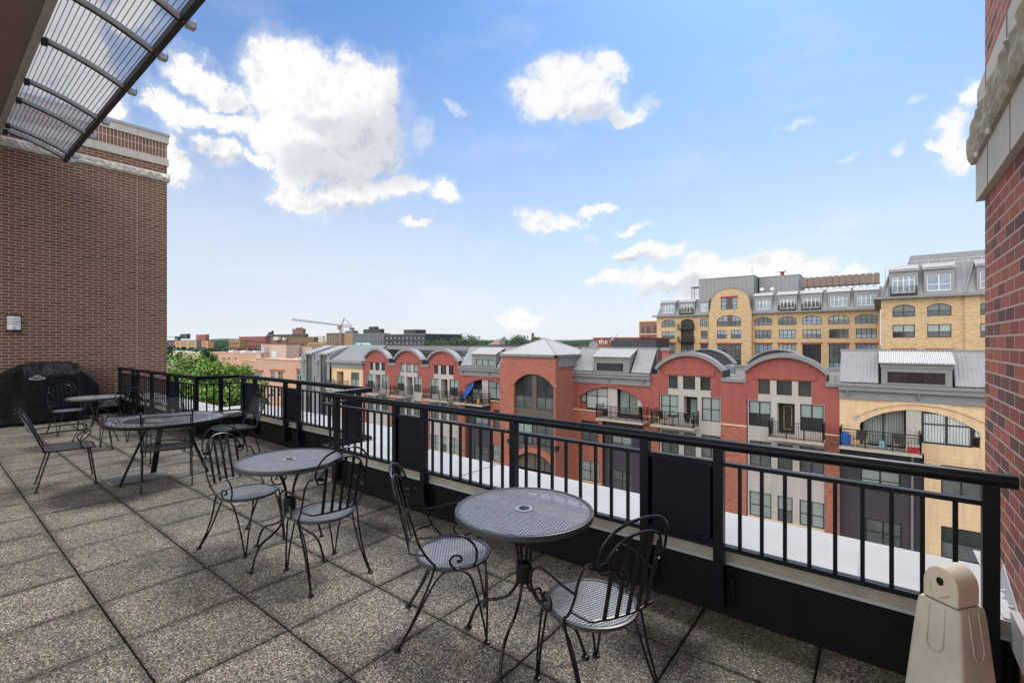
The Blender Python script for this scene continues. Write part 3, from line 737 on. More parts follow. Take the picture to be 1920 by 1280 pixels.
def back_pt(x, z): return Vector((x, -.205 + 1.0 * x * x - .035 - .24 * (z - .45), z))
def bistro_chair():
    r = empty('bistro_chair', label='x', cat='chair')
    SR = .215
    m = MB(); lattice(m, SR - .008, .430, .0155, .0066); m.build('mesh_seat', M['mesh_metal'], r)
    m = MB(); rt = SR; prof = [(rt - .016, .4335), (rt - .004, .4365), (rt + .004, .433), (rt + .005, .42), (rt, .414), (rt - .004, .42), (rt - .014, .427), (rt - .016, .4335)]
    n = 48; vs = []
    for a in range(n):
        for q in prof: vs.append((q[0] * math.cos(2 * PI * a / n), q[0] * math.sin(2 * PI * a / n), q[1]))
    k = len(prof); m.mesh(vs, [(a * k + j, ((a + 1) % n) * k + j, ((a + 1) % n) * k + j + 1, a * k + j + 1) for a in range(n) for j in range(k - 1)])
    m.build('seat_rim', M['rim_metal'], r, True)
    foot = [(.017, 0), (.020, .004), (.018, .012), (.008, .016)]
    for s in (-1, 1):
        # front leg: two rods meeting in one foot
        f = Vector((s * .182, .195, .012)); m = MB()
        m.tube(smooth_pts([(s * .205, .045, .418), (s * .212, .085, .405), (s * .208, .115, .36), (s * .195, .165, .18), (f.x + s * .004, f.y, f.z)], 4), .0062, 7)
        m.tube(smooth_pts([(s * .095, .165, .418), (s * .105, .185, .40), (s * .12, .195, .35), (s * .155, .198, .17), (f.x - s * .006, f.y, f.z)], 4), .0062, 7)
        m.lathe(foot, 12, (f.x, f.y)); m.build('leg', M['iron'], r, True)
        # rear leg
        f = Vector((s * .215, -.285, .012)); m = MB()
        m.tube(smooth_pts([(s * .213, -.085, .46), (s * .214, -.10, .40), (s * .205, -.15, .27), (s * .205, -.215, .13), f], 4), .0066, 7)
        m.tube(smooth_pts([(s * .205, -.005, .418), (s * .200, -.045, .40), (s * .185, -.10, .33), (s * .19, -.19, .16), (f.x - s * .004, f.y + .006, f.z)], 4), .0062, 7)
        m.lathe(foot, 12, (f.x, f.y)); m.build('leg', M['iron'], r, True)
        # upright with its shoulder
        m = MB()
        up = [(s * .213, -.085, .45), back_pt(s * .218, .50), back_pt(s * .224, .58), back_pt(s * .224, .66), back_pt(s * .213, .725), back_pt(s * .198, .748), back_pt(s * .183, .747)]
        up[1] = Vector((s * .216, -.13, .50)); up[2] = Vector((s * .222, -.175, .58)); up[3] = Vector((s * .222, -.20, .66))
        up[4] = Vector((s * .212, -.225, .722)); up[5] = Vector((s * .200, -.24, .745)); up[6] = Vector((s * .182, -.245, .742))
        m.tube(smooth_pts(up, 4), .0066, 7); m.build('upright', M['iron'], r, True)
        # arm
        X = s
        m = MB().tube(smooth_pts([(X * .221, -.185, .605), (X * .236, -.11, .612), (X * .248, -.02, .628), (X * .254, .065, .622), (X * .254, .125, .575), (X * .250, .14, .51),
                                  (X * .240, .115, .452), (X * .228, .06, .430), (X * .226, .015, .442), (X * .228, -.005, .478), (X * .230, .015, .508), (X * .231, .048, .508), (X * .231, .058, .487), (X * .231, .042, .478)], 5), .0064, 7)
        m.tube([(X * .231, .042, .474), (X * .231, .042, .484)], .011, 8); m.build('arm', M['iron'], r, True)
    # arches with scrolls
    m = MB(); cx, cz, sr = .148, .742, .030
    sc_ = []
    for i in range(15):
        a = -PI * .95 + i * (PI * 1.62) / 14; rr = sr * (1 - .32 * i / 14); sc_.append((cx + .0 + rr * math.cos(a), cz + rr * math.sin(a)))
    # outer arch: from left scroll round the top to right scroll
    top = [(.178, .75), (.184, .79), (.172, .85), (.135, .905), (.072, .938), (0, .947)]
    side = [back_pt(x, z) for x, z in sc_[::-1]] + [back_pt(x, z) for x, z in top]
    full = side + [Vector((-p.x, p.y, p.z)) for p in side[::-1][1:]]
    m.tube(smooth_pts(full, 2), .0068, 8)
    inn = [(.146, .752), (.150, .765), (.138, .80), (.110, .845), (.060, .873), (0, .882)]
    side = [back_pt(x, z) for x, z in inn]; full = side + [Vector((-p.x, p.y, p.z)) for p in side[::-1][1:]]
    m.tube(smooth_pts(full, 4), .0064, 8)
    for s in (-1, 1):
        q = back_pt(s * .146, .752); m.tube([q - Vector((0, .011, 0)), q + Vector((0, .011, 0))], .013, 8)
    m.build('back_arch', M['iron'], r, True)
    m = MB(); lo = [back_pt(.214 * i / 6, .500 + .0) for i in range(-6, 7)]
    lo[0] = Vector((-.217, -.135, .51)); lo[-1] = Vector((.217, -.135, .51))
    m.tube(smooth_pts(lo, 2), .0060, 7); m.build('lower_crossbar', M['iron'], r, True)
    for i in (-2, -1, 0, 1, 2):
        xb_, xt = .058 * i, .060 * i; zt = {0: .880, 1: .868, 2: .822}[abs(i)]
        m = MB()
        for q in range(5):
            u0, u1 = q / 5, (q + 1) / 5
            p0 = back_pt(xb_ + (xt - xb_) * u0, .5 + (zt - .5) * u0); p1 = back_pt(xb_ + (xt - xb_) * u1, .5 + (zt - .5) * u1)
            m.bar(p0, p1, .021, .004, up=(0, 1, 0))
        m.build('slat', M['iron'], r)
    return r

def mesh_chair():
    r = empty('mesh_chair', label='x', cat='chair')
    W, D, Z = .235, .22, .43
    def quadmesh(pt, w0, nu, nv, th=.004, w=.0046):
        m = MB()
        for k in range(-nv, nu):
            seg = []
            for sgn in (1, -1):
                pts = []
                for i in range(25):
                    v = i / 24; u = (k + v * nv) / nu if sgn == 1 else (k + (1 - v) * nv) / nu
                    if 0 <= u <= 1: pts.append(pt(u, v) + Vector((0, 0, .0008 * sgn)))
                if len(pts) > 1:
                    st = 4; pp = pts[::st] + ([pts[-1]] if (len(pts) - 1) % st else [])
                    for a, b in zip(pp[:-1], pp[1:]):
                        if (b - a).length > 1e-4: m.bar(a, b, w, .0016)
        return m
    seat = lambda u, v: Vector((-W + 2 * W * u, -D + 2 * D * v, Z + .012 * math.sin(PI * v) - .012 * (1 if v > .92 else 0)))
    quadmesh(seat, 0, 16, 26).build('mesh_seat', M['mesh_metal2'], r)
    fr = [(-W, -D + .02, Z), (-W, D - .05, Z), (-W + .05, D, Z - .008), (W - .05, D, Z - .008), (W, D - .05, Z), (W, -D + .02, Z), (W - .04, -D, Z), (-W + .04, -D, Z)]
    MB().tube(fr, .0085, 8, True).build('seat_frame', M['iron'], r, True)
    bp = lambda u, v: Vector((-.215 + .43 * u, -.235 - .13 * v - .035 * math.sin(PI * u), .50 + .33 * v + .05 * math.sin(PI * u) * (1 - v)))
    quadmesh(bp, 0, 13, 19).build('mesh_back', M['mesh_metal2'], r)
    m = MB(); m.tube([bp(i / 10, 0) for i in range(11)], .006, 7); m.tube([bp(i / 10, 1) for i in range(11)], .006, 7)
    m.tube([bp(0, i / 4) for i in range(5)], .005, 7); m.tube([bp(1, i / 4) for i in range(5)], .005, 7)
    m.tube([Vector((-W + .005 + (2 * W - .01) * i / 10, -.39 - .03 * math.sin(PI * i / 10), .875)) for i in range(11)], .006, 7)
    m.build('back_frame', M['iron'], r, True)
    # small leaf ornament in the middle of the back
    m = MB(); c = bp(.5, .62)
    for k in range(8):
        a = k * PI / 4; e = c + Vector((math.cos(a) * .045, -.002, math.sin(a) * .04)); m.tube([c, (c + e) / 2 + Vector((math.sin(a) * .012, -.004, -math.cos(a) * .012)), e], [.003, .006, .002], 6)
    m.tube([c + Vector((0, -.008, 0)), c + Vector((0, .006, 0))], .011, 8); m.build('leaf_ornament', M['mesh_metal'], r, True)
    for s in (-1, 1):
        m = MB().tube(smooth_pts([(s * W, -D + .02, Z - .01), (s * (W), -.255, .56), (s * (W - .003), -.315, .72), (s * (W - .003), -.385, .86), (s * (W - .003), -.40, .885), (s * (W - .003), -.425, .895), (s * (W - .003), -.437, .88)], 4), .0085, 8)
        m.lathe([(.0, .87), (.012, .877), (.013, .887), (0, .899)], 10, (s * (W - .003), -.40)); m.build('upright', M['iron'], r, True)
        m = MB().tube(smooth_pts([(s * (W - .005), -.285, .64), (s * (W + .02), -.18, .645), (s * (W + .03), -.02, .652), (s * (W + .03), .12, .65), (s * (W + .028), .175, .625), (s * (W + .024), .15, .57), (s * (W + .018), .085, .50), (s * (W + .006), .11, .44)], 5), .0075, 8)
        m.build('arm', M['iron'], r, True)
        m = MB().tube([(s * (W - .005), D - .05, Z - .01), (s * (W + .005), D + .005, .012)], .0085, 8); m.lathe([(.019, 0), (.02, .005), (.010, .014)], 12, (s * (W + .005), D + .005)); m.build('leg', M['iron'], r, True)
        m = MB().tube([(s * (W - .005), -D + .03, Z - .01), (s * (W), -D - .11, .20), (s * (W), -D - .06 - .1, .012)], .0085, 8)
        m = MB().tube([(s * (W - .005), -D + .05, Z - .01), (s * W, -D - .055, .012)], .0085, 8); m.lathe([(.019, 0), (.02, .005), (.010, .014)], 12, (s * W, -D - .055)); m.build('leg', M['iron'], r, True)
    return r

def dining_table():
    r = empty('dining_table', label='large round dark table with embossed patterned top, between the mesh chairs', cat='table')
    RT = .612
    MB().lathe([(0, .70), (RT - .02, .705), (RT - .02, .733), (0, .734)], 72).build('embossed_top', M['emboss'], r, True)
    m = MB(); prof = [(RT - .024, .737), (RT - .01, .741), (RT, .736), (RT + .002, .715), (RT - .008, .700), (RT - .018, .700)]
    m.lathe(prof + [prof[0]], 72); m.build('rim', M['iron'], r, True)
    m = MB()
    for rr in (.10, .20, .43, .565): m.tube(ring_pts(rr, .735, 60), .003, 5, True)
    m.build('raised_ring', M['mesh_metal'], r, True)
    for an in (93, 183, 258, 3):
        a = R(an); c, s = math.cos(a), math.sin(a)
        if an == 3: continue
        MB().bar((c * .17, s * .17, .70), (c * .44, s * .44, .0), .022, .06, up=(-s, c, 0)).build('leg', M['rail'], r)
    a = R(330); c, s = math.cos(a), math.sin(a)
    m = MB().bar((-.25, 0, .685), (.25, 0, .685), .03, .03).bar((0, -.25, .685), (0, .25, .685), .03, .03); m.build('underframe', M['rail'], r)
    return r

BT = bistro_table(); BT['group'] = 'round mesh bistro tables'
BC = bistro_chair(); BC['group'] = 'round seated bistro chairs'
MC = mesh_chair(); MC['group'] = 'square mesh back chairs'
def place(proto, first, x, y, deg, label):
    o = proto if first else copy_tree(proto)
    o.location = (x, y, 0); o.rotation_euler.z = R(deg); o['label'] = label; return o
place(BT, True, -1.55, 2.085, 16, 'nearest round mesh table with plugged umbrella hole, beside the near railing')
place(BT, False, -3.655, 1.825, 17, 'second round mesh table from the front, standing between two bistro chairs near the railing step')
place(BT, False, -10.33, 1.88, 45, 'small round table at the back in front of the covered grill')
place(BC, True, -1.975, 1.955, 42.7 - 90, 'round seated bistro chair seen from the side, left of the nearest table')
place(BC, False, -1.078, 1.985, 156 - 90, 'nearest bistro chair, its scrolled back to the camera, right of the nearest table')
place(BC, False, -4.09, 1.70, 16 - 90, 'bistro chair with scrolled arched back at the left of the second round table')
place(BC, False, -3.19, 1.84, 175 - 90, 'bistro chair seen from behind at the right of the second round table')
place(BC, False, -11.55, 1.72, 6 - 90, 'bistro chair standing directly in front of the black grill cover')
place(BC, False, -9.62, 2.05, 190 - 90, 'bistro chair in dark shade between the far round table and the far railing')
DT = dining_table(); DT.location = (-6.78, 1.89, 0)
place(MC, True, -7.52, 1.13, 84 - 90, 'mesh back chair standing alone at the left, seen from the side')
place(MC, False, -6.61, 1.845, 164.5 - 90, 'mesh chair seen from behind, pushed to the front of the large embossed table')
place(MC, False, -8.02, 2.26, -7 - 90, 'mesh back chair on the far side of the large embossed table')
place(MC, False, -7.3, 2.84, 268 - 90, 'mesh back chair beside the parapet, right of the large embossed table')

# flat concrete slab under the embossed table
def uz(px, py, z=0.0):
    Y = FPX * (HC - z) / (py - HY); X = (px - 960) / FPX * Y
    return (X * SN - Y * CS, X * CS + Y * SN, z)
q = [uz(187, 897), uz(300, 879), uz(316, 893), uz(212, 912)]
tag(MB().prism([(p[0], p[1], .003) for p in q], (0, 0, .014)).build('base_plate', plain('grey_plate', (.17, .165, .155), .75, var=.08)),
    'flat grey rectangular plate lying on the slabs under the embossed table', 'floor plate')

# covered grill
def grill():
    r = empty('covered_grill', (-13.95, 1.7, 0), 0, 'barbecue grill under a black vinyl cover against the brown brick wall', 'grill')
    random.seed(11)
    ys = [-.98, -.9, -.7, -.5, -.36, -.33, -.1, .12, .34, .46, .5, .62, .74, .80]
    def prof(y):    # (front x, shoulder z, top z)
        if y < -.34: u = (-.34 - y) / .62; return 1.22 - .40 * min(u, 1), .55 - .12 * u
        if y > .46: u = (y - .46) / .34; return 1.20 - .38 * u, .55 - .12 * u
        return 1.22, .60
    vs = []; K = 9
    for i, y in enumerate(ys):
        zt, fx = prof(y); e = .02 if 0 < i < len(ys) - 1 else 0
        sh = zt - (.22 if -.34 <= y <= .46 else .06)
        pts = [(-.08, .10), (-.06, sh * .6), (-.05, sh), (.02, zt), (.24, zt + (.012 if -.3 < y < .4 else 0)), (fx - .14 if zt > 1.1 else fx - .06, zt - .02), (fx + .03, sh - .02), (fx + .035, sh * .55), (fx + .055, .06 if y < .5 else .12)]
        for k, (x, z) in enumerate(pts):
            vs.append((x + random.uniform(-.022, .022), y + random.uniform(-.014, .014), z + (random.uniform(-.012, .012) if k not in (0, 8) else 0)))
    n = len(ys); fs = [(i * K + j, i * K + j + 1, (i + 1) * K + j + 1, (i + 1) * K + j) for i in range(n - 1) for j in range(K - 1)]
    fs += [tuple(range(K))[::-1], tuple(range((n - 1) * K, n * K))]
    o = MB().mesh(vs, fs).build('grill_cover', M['grill_cloth'], r, True)
    b = o.modifiers.new('sub', 'SUBSURF'); b.levels = 2; b.render_levels = 3
    at_ = o.data.attributes.new('crease_edge', 'FLOAT', 'EDGE'); at_.data.foreach_set('value', [.85] * len(o.data.edges))
    m = MB().box(.0, .55, -.80, .60, .05, .14)
    for x in (.06, .5):
        for y in (-.72, .52): m.tube([(x, y - .015, .04), (x, y + .015, .04)], .04, 12)
    m.build('grill_cart', M['black_iron'], r)
    # oval badge with lettering
    m = MB(); X = .672; cy, cz = -.17, .93
    el = [(X, cy + .115 * math.cos(a), cz + .028 * math.sin(a)) for a in [2 * PI * i / 28 for i in range(28)]]
    m.tube(el, .004, 5, True)
    m.tube([(X, cy + .055 * math.cos(a), cz + .022 + .038 * math.sin(a)) for a in [PI * i / 12 for i in range(13)]], .004, 5)
    for k in range(5):
        a = R(30 + 30 * k); m.bar((X, cy, cz + .03), (X, cy + .03 * math.cos(a), cz + .03 + .02 * math.sin(a)), .008, .006)
    bm = m.build('cover_emblem', M['white_plastic'], r)
    text('NAPOLEON', .042, (X, cy, cz - .004), (R(90), 0, R(90)), M['white_plastic'], r, 'cover_lettering')
grill()

# cigarette receptacle
def ash():
    r = empty('ash_receptacle', (.20, 2.30, 0), R(-36), 'beige plastic cigarette receptacle with rounded top, in front of the right brick wall', 'ash receptacle')
    bm_ = plain('beige_plastic', (.50, .465, .39), .6, var=.16, bump=.0012, bscale=160); hm = plain('cream_plastic', (.60, .55, .42), .5, var=.05, bump=.0008, bscale=160)
    def sq(w, z, c=.18, n=6):
        pts = []
        for (sx, sy) in ((1, 1), (-1, 1), (-1, -1), (1, -1)):
            base = {(1, 1): 0, (-1, 1): 90, (-1, -1): 180, (1, -1): 270}[(sx, sy)]
            rr = w * c
            for i in range(n):
                a = R(base + 90 * i / (n - 1)); pts.append((sx * (w - rr) + rr * math.cos(a), sy * (w - rr) + rr * math.sin(a), z))
        return pts
    levels = [(.20, 0), (.20, .03), (.175, .07), (.155, .3), (.125, .6), (.105, .80), (.098, .845), (.090, .857), (.078, .858)]
    K = 24; vs = []
    for w, z in levels: vs += sq(w, z)
    fs = [(i * K + j, i * K + (j + 1) % K, (i + 1) * K + (j + 1) % K, (i + 1) * K + j) for i in range(len(levels) - 1) for j in range(K)]
    MB().mesh(vs, fs).build('body', bm_, r, True)
    # recessed grip outlines on the faces
    for an in (0, 90, 180, 270):
        m = MB(); pts = [(-.035, 0, .845), (-.037, 0, .70)] + [(-.037 * math.cos(a), 0, .70 - .037 * math.sin(a)) for a in [PI * i / 8 for i in range(1, 8)]] + [(.037, 0, .70), (.035, 0, .845)]
        P_ = []
        for x, _, z in pts: P_.append((x, -(.098 + (.845 - z) * .155 + .001), z))
        m.tube(P_, .0035, 6); m.xf(Matrix.Rotation(R(an), 4, 'Z')); m.build('moulded_groove', bm_, r, True)
    w = .080
    arch = [(-w, .859), (-w, .92)] + [(-w * math.cos(a), .925 + .080 * math.sin(a)) for a in [PI * i / 14 for i in range(15)]] + [(w, .92), (w, .859)]
    o = MB().prism([(x, -w, z) for x, z in arch], (0, 2 * w, 0)).build('head', hm, r, True)
    b = o.modifiers.new('bev', 'BEVEL'); b.width = .008; b.segments = 3
    MB().tube([(.0, -w - .0015, .945), (.0, -w + .02, .945)], .017, 20).build('cigarette_hole', plain('hole_black', (.004, .004, .004), .9), r, True)
    m = MB()          # moulded symbol: a hand line and a cigarette
    m.tube([(-.058, -w - .0005, .925), (-.045, -w - .0005, .928), (-.040, -w - .0005, .912), (-.046, -w - .0005, .900), (-.034, -w - .0005, .888), (-.030, -w - .0005, .868)], .0010, 4)
    m.bar((-.006, -w - .0005, .872), (.030, -w - .0005, .892), .0015, .008, up=(0, 1, 0)); m.bar((.032, -w - .0005, .893), (.046, -w - .0005, .901), .0015, .009, up=(0, 1, 0))
    m.build('cigarette_symbol', plain('faded_print', (.16, .14, .11), .8), r)
    r.scale = (.68, .68, .856)
ash()
# ================================================================ the apartment building across the street
def arc_pts(x0, x1, zs, rise, n=14):     # circular segment from (x0,zs) over the crown to (x1,zs)
    w = (x1 - x0) / 2; rise = max(rise, 1e-4); Rr = (w * w + rise * rise) / (2 * rise); cx = (x0 + x1) / 2; cz = zs + rise - Rr
    a = math.asin(min(1, w / Rr)); return [(cx + Rr * math.sin(-a + 2 * a * i / n), cz + Rr * math.cos(-a + 2 * a * i / n)) for i in range(n + 1)]
def wall(mb, x0, x1, z0, z1, y, holes=(), d=.18, m=0, back=None):
    """vertical wall facing -y with recessed holes (x0,x1,z0,ztop[,rise])"""
    xs = sorted({x0, x1} | {min(max(h[k], x0), x1) for h in holes for k in (0, 1)}); zs = sorted({z0, z1} | {min(max(h[k], z0), z1) for h in holes for k in (2, 3)})
    for i in range(len(xs) - 1):
        for j in range(len(zs) - 1):
            cx, cz = (xs[i] + xs[i + 1]) / 2, (zs[j] + zs[j + 1]) / 2
            if any(h[0] < cx < h[1] and h[2] < cz < h[3] for h in holes): continue
            mb.poly([(xs[i], y, zs[j]), (xs[i + 1], y, zs[j]), (xs[i + 1], y, zs[j + 1]), (xs[i], y, zs[j + 1])], m)
    for h in holes:
        rise = h[4] if len(h) > 4 else 0; zt = h[3] - rise; yb = y + (h[5] if len(h) > 5 else d)
        mb.poly([(h[0], y, h[2]), (h[0], y, zt), (h[0], yb, zt), (h[0], yb, h[2])], m); mb.poly([(h[1], y, h[2]), (h[1], yb, h[2]), (h[1], yb, zt), (h[1], y, zt)], m)
        mb.poly([(h[0], y, h[2]), (h[0], yb, h[2]), (h[1], yb, h[2]), (h[1], y, h[2])], m)
        if rise:
            A = arc_pts(h[0], h[1], zt, rise); n = len(A) // 2
            for a, b in zip(A[:-1], A[1:]):
                mb.poly([(a[0], y, a[1]), (b[0], y, b[1]), (b[0], y, h[3]), (a[0], y, h[3])], m); mb.poly([(a[0], y, a[1]), (a[0], yb, a[1]), (b[0], yb, b[1]), (b[0], y, b[1])], m)
        else: mb.poly([(h[0], y, zt), (h[1], y, zt), (h[1], yb, zt), (h[0], yb, zt)], m)
def window(root, x0, x1, z0, z1, y, nx=2, nz=2, rise=0, low='glass', up='glass', fr='frame', split=.5, w=.055, name='window', lowbar=None):
    """frame with mullions as a part, its glass as sub-part; y = plane of the frame front"""
    m = MB(); zt = z1 - rise; D = .06
    m.box(x0, x0 + w, y, y + D, z0, zt).box(x1 - w, x1, y, y + D, z0, zt).box(x0 + w, x1 - w, y, y + D, z0, z0 + w)
    A = arc_pts(x0, x1, zt, rise) if rise else None
    if rise:
        for a, b in zip(A[:-1], A[1:]): m.prism([(a[0], y, a[1]), (b[0], y, b[1]), (b[0], y, b[1] - w * 1.2), (a[0], y, a[1] - w * 1.2)], (0, D, 0))
    else: m.box(x0 + w, x1 - w, y, y + D, z1 - w, z1)
    def ztop(x):
        if not rise: return z1 - w
        return max(zt, max(min(a[1], b[1]) for a, b in zip(A[:-1], A[1:]) if a[0] - 1e-6 <= x <= b[0] + 1e-6) - w)
    for i in range(1, nx):
        x = x0 + (x1 - x0) * i / nx; m.box(x - w * .6, x + w * .6, y + .004, y + D - .004, z0 + w, ztop(x))
    for j in range(1, nz):
        z = z0 + (z1 - z0) * (split if nz == 2 else j / nz); m.box(x0 + w, x1 - w, y + .008, y + D - .008, z - w * .4, z + w * .4)
    f = m.build(name, M[fr], root)
    g_ = MB(); zz = z0 + (z1 - z0) * split; yg = y + D * .55; k = w * .5
    g_.poly([(x0 + k, yg, z0 + k), (x1 - k, yg, z0 + k), (x1 - k, yg, zz), (x0 + k, yg, zz)], 0)
    if rise and zz < zt: g_.poly([(x0 + k, yg, zz), (x1 - k, yg, zz), (x1 - k, yg, zt)] + [(a[0], yg, a[1] - k) for a in A[::-1]][1:-1] + [(x0 + k, yg, zt)], 1)
    elif rise: g_.poly([(x0 + k, yg, zz), (x1 - k, yg, zz)] + [(a[0], yg, max(a[1] - k, zz)) for a in A[::-1]][1:-1], 1)
    else: g_.poly([(x0 + k, yg, zz), (x1 - k, yg, zz), (x1 - k, yg, z1 - k), (x0 + k, yg, z1 - k)], 1)
    g_.build('pane', [M[low], M[up]], f)
    return f
def balcony(root, x0, x1, zs, yw, dep=1.25, h=1.02, slab=.16, mat='slab', knob=True):
    b = MB().box(x0, x1, yw - dep, yw, zs - slab, zs).build('balcony', M[mat], root)
    m = MB(); yf = yw - dep + .05; zt = zs + h
    def run(a, c):
        a = Vector(a); c = Vector(c); t = (c - a); L_ = t.length; t.normalize()
        for z, hh in ((zt, .05), (zt - .16, .025), (zs + .10, .03)): m.bar(a + Vector((0, 0, z)), c + Vector((0, 0, z)), .045, hh)
        n = max(2, int(L_ / .125))
        for i in range(1, n): q = a + t * (L_ * i / n); m.bar(q + Vector((0, 0, zs + .1)), q + Vector((0, 0, zt - .16)), .022, .022, up=t)
        k = max(1, round(L_ / 1.1))
        for i in range(k + 1): q = a + t * (L_ * i / k); m.bar(q + Vector((0, 0, zs)), q + Vector((0, 0, zt + (.10 if knob and i in (0, k) else 0))), .05, .05, up=t)
    run((x0 + .05, yf, 0), (x1 - .05, yf, 0)); run((x0 + .05, yf, 0), (x0 + .05, yw, 0)); run((x1 - .05, yf, 0), (x1 - .05, yw, 0))
    m.build('balcony_railing', M['black_iron'], b)
    return b
def corrugated(mb, x0, x1, y0, z0, y1, z1, pitch=.17, amp=.03, m=0):
    """sloping ribbed sheet from the eave line (y0,z0) up to (y1,z1)"""
    n = max(2, int((x1 - x0) / pitch * 4)); nv = Vector((0, -(z1 - z0), (y1 - y0))).normalized()
    pr_ = [0, 1, 1, 0]
    vs = []
    for i in range(n + 1):
        x = x0 + (x1 - x0) * i / n; a = amp * pr_[i % 4]
        vs += [(x, y0 + nv.y * a, z0 + nv.z * a), (x, y1 + nv.y * a, z1 + nv.z * a), (x, y0, z0 - .02), ]
    mb.mesh(vs, [(3 * i, 3 * (i + 1), 3 * (i + 1) + 1, 3 * i + 1) for i in range(n)] + [(3 * i + 2, 3 * (i + 1) + 2, 3 * (i + 1), 3 * i) for i in range(n)], m)

def opposite():
    Y = 35.0; root = empty('apartment_building', (-23, Y, GZ), 0, 'long apartment block across the street with red gables, brick tower and grey metal roofs', 'building')
    def B(m, n, mat, s=False, par=None):
        o = m.build(n, mat, par or root, s)
        o.location = (23, -Y, -GZ); return o
    class Rt: pass
    # children built in world coordinates: an inner helper empty is not allowed, so shift each child instead
    def fix(o): o.location = (23, -Y, -GZ); return o
    def win(*a, **k): return fix(window(root, *a, **k))
    def bal(*a, **k): return fix(balcony(root, *a, **k))
    red, lst, yel, brk, pur, tau, grey = MB(), MB(), MB(), MB(), MB(), MB(), MB()
    sill = MB()
    ZBOT = GZ
    def gable(xc, hw=2.3, xo=0):       # arched parapet gable with its barrel vault
        A = arc_pts(xc - hw, xc + hw, -.28, 1.13, 20)
        red.poly([(xc - hw, Y, -.86)] + [(xc + hw, Y, -.86)] + [(a[0], Y, a[1]) for a in A[::-1]])
        m = MB(); Ao = arc_pts(xc - hw - .2, xc + hw + .2, -.30, 1.24, 24); Ai = arc_pts(xc - hw - .02, xc + hw + .02, -.42, 1.07, 24)
        for i in range(24):
            a, b, c, d_ = Ao[i], Ao[i + 1], Ai[i + 1], Ai[i]
            m.prism([(a[0], Y - .28, a[1]), (b[0], Y - .28, b[1]), (c[0], Y - .28, c[1]), (d_[0], Y - .28, d_[1])], (0, .75, 0))
        B(m, 'gable_roof', M['grey_trim'])
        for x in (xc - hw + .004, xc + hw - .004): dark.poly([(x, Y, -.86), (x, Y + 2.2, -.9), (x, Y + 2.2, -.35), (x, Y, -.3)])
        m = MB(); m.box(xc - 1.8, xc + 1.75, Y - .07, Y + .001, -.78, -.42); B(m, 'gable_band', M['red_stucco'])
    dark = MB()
    def bay(xc, v):
        gable(xc)
        sw = [(xc - 1.52, xc - .82), (xc - .44, xc + .44), (xc + .79, xc + 1.51)]
        red.box(xc - 2.23, xc - 1.53, Y, Y + .3, -2.25, -.862); red.box(xc + 1.53, xc + 2.23, Y, Y + .3, -2.25, -.862)
        wall(lst, xc - 1.53, xc + 1.53, -2.25, -.86, Y + .02, [(a, b, -1.81, -.865) for a, b in sw], .14)
        for a, b in sw: win(a, b, -1.81, -.865, Y + .10, 1, 1, low='glass' if v != 2 else 'midglass', up='blind' if v in (2,) else 'glass', split=.15, w=.05)
        rowA = [(xc - 2.11, xc - .78, -4.0, -2.3), (xc - .40, xc + .60, -4.38, -2.33, 0, .75), (xc + .89, xc + 2.16, -4.0, -2.3)]
        rowB = [(xc - 2.06, xc - .74, -6.66, -4.98), (xc - .38, xc + .48, -6.66, -4.98), (xc + .86, xc + 2.18, -6.62, -4.98)]
        rowC = [(xc - 2.06, xc - .74, -10.06, -8.40), (xc - .38, xc + .48, -10.06, -8.40), (xc + .86, xc + 2.18, -10.03, -8.40)]
        rowD = [(a, b, c - 3.4, d_ - 3.4) for a, b, c, d_ in rowC]
        wall(lst, xc - 2.16, xc + 2.2, ZBOT, -2.25, Y + .025, rowA + rowB + rowC + rowD, .14)
        for i, (a, b, c, d_) in enumerate([r_[:4] for r_ in (rowA[0], rowA[2])]):
            win(a, b, c, d_, Y + .11, 2, 2, low=['glass', 'blind', 'glass', 'midglass', 'glass'][(v + i) % 5] if not (v == 1 and i == 1) else 'blind', up='blind', w=.06)
        # door with its glazed leaf
        a, b = xc - .30, xc + .52; dm = MB().box(a, b, Y + .78, Y + .84, -4.36, -2.40).build('door', M['frame'], root); fix(dm)
        MB().poly([(a + .2, Y + .775, -4.1), (b - .2, Y + .775, -4.1), (b - .2, Y + .775, -2.6), (a + .2, Y + .775, -2.6)]).build('door_glass', M['glass' if v != 1 else 'blind'], dm)
        if v == 4:
            m = MB()
            for q in ((a + .17, a + .2), (b - .2, b - .17)): m.box(q[0], q[1], Y + .765, Y + .78, -4.13, -2.57)
            m.box(a + .2, b - .2, Y + .765, Y + .78, -4.13, -4.10).box(a + .2, b - .2, Y + .765, Y + .78, -2.60, -2.57).build('door_moulding', plain('yellow_trim', (.60, .50, .12), .5), dm)
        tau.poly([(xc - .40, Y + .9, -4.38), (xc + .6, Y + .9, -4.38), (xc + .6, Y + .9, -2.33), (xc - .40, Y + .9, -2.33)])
        for r_, up in ((rowB, 'midglass'), (rowC, 'blind'), (rowD, 'glass')):
            for i, (a, b, c, d_) in enumerate(r_): win(a, b, c, d_, Y + .11, 2 if i != 1 else 1, 2, low='midglass' if r_ is not rowC else ('blind' if i != 1 else 'midglass'), up=up, split=.46, w=.055)
        sill.box(xc - 2.16, xc + 2.2, Y - .05, Y + .024, -10.2, -10.07).box(xc - 2.16, xc + 2.2, Y - .04, Y + .024, -13.62, -13.5)
        if v == 4: bal(xc - .72, xc + 2.26, -4.42, Y)
        elif v == 1: bal(xc - 2.42, xc + .72, -4.42, Y)
        elif v == 2: bal(xc - 1.85, xc + .75, -4.42, Y)
        elif v == 3: bal(xc - 1.9, xc + 1.9, -4.42, Y)
        else: bal(xc - .6, xc + 1.9, -4.42, Y)
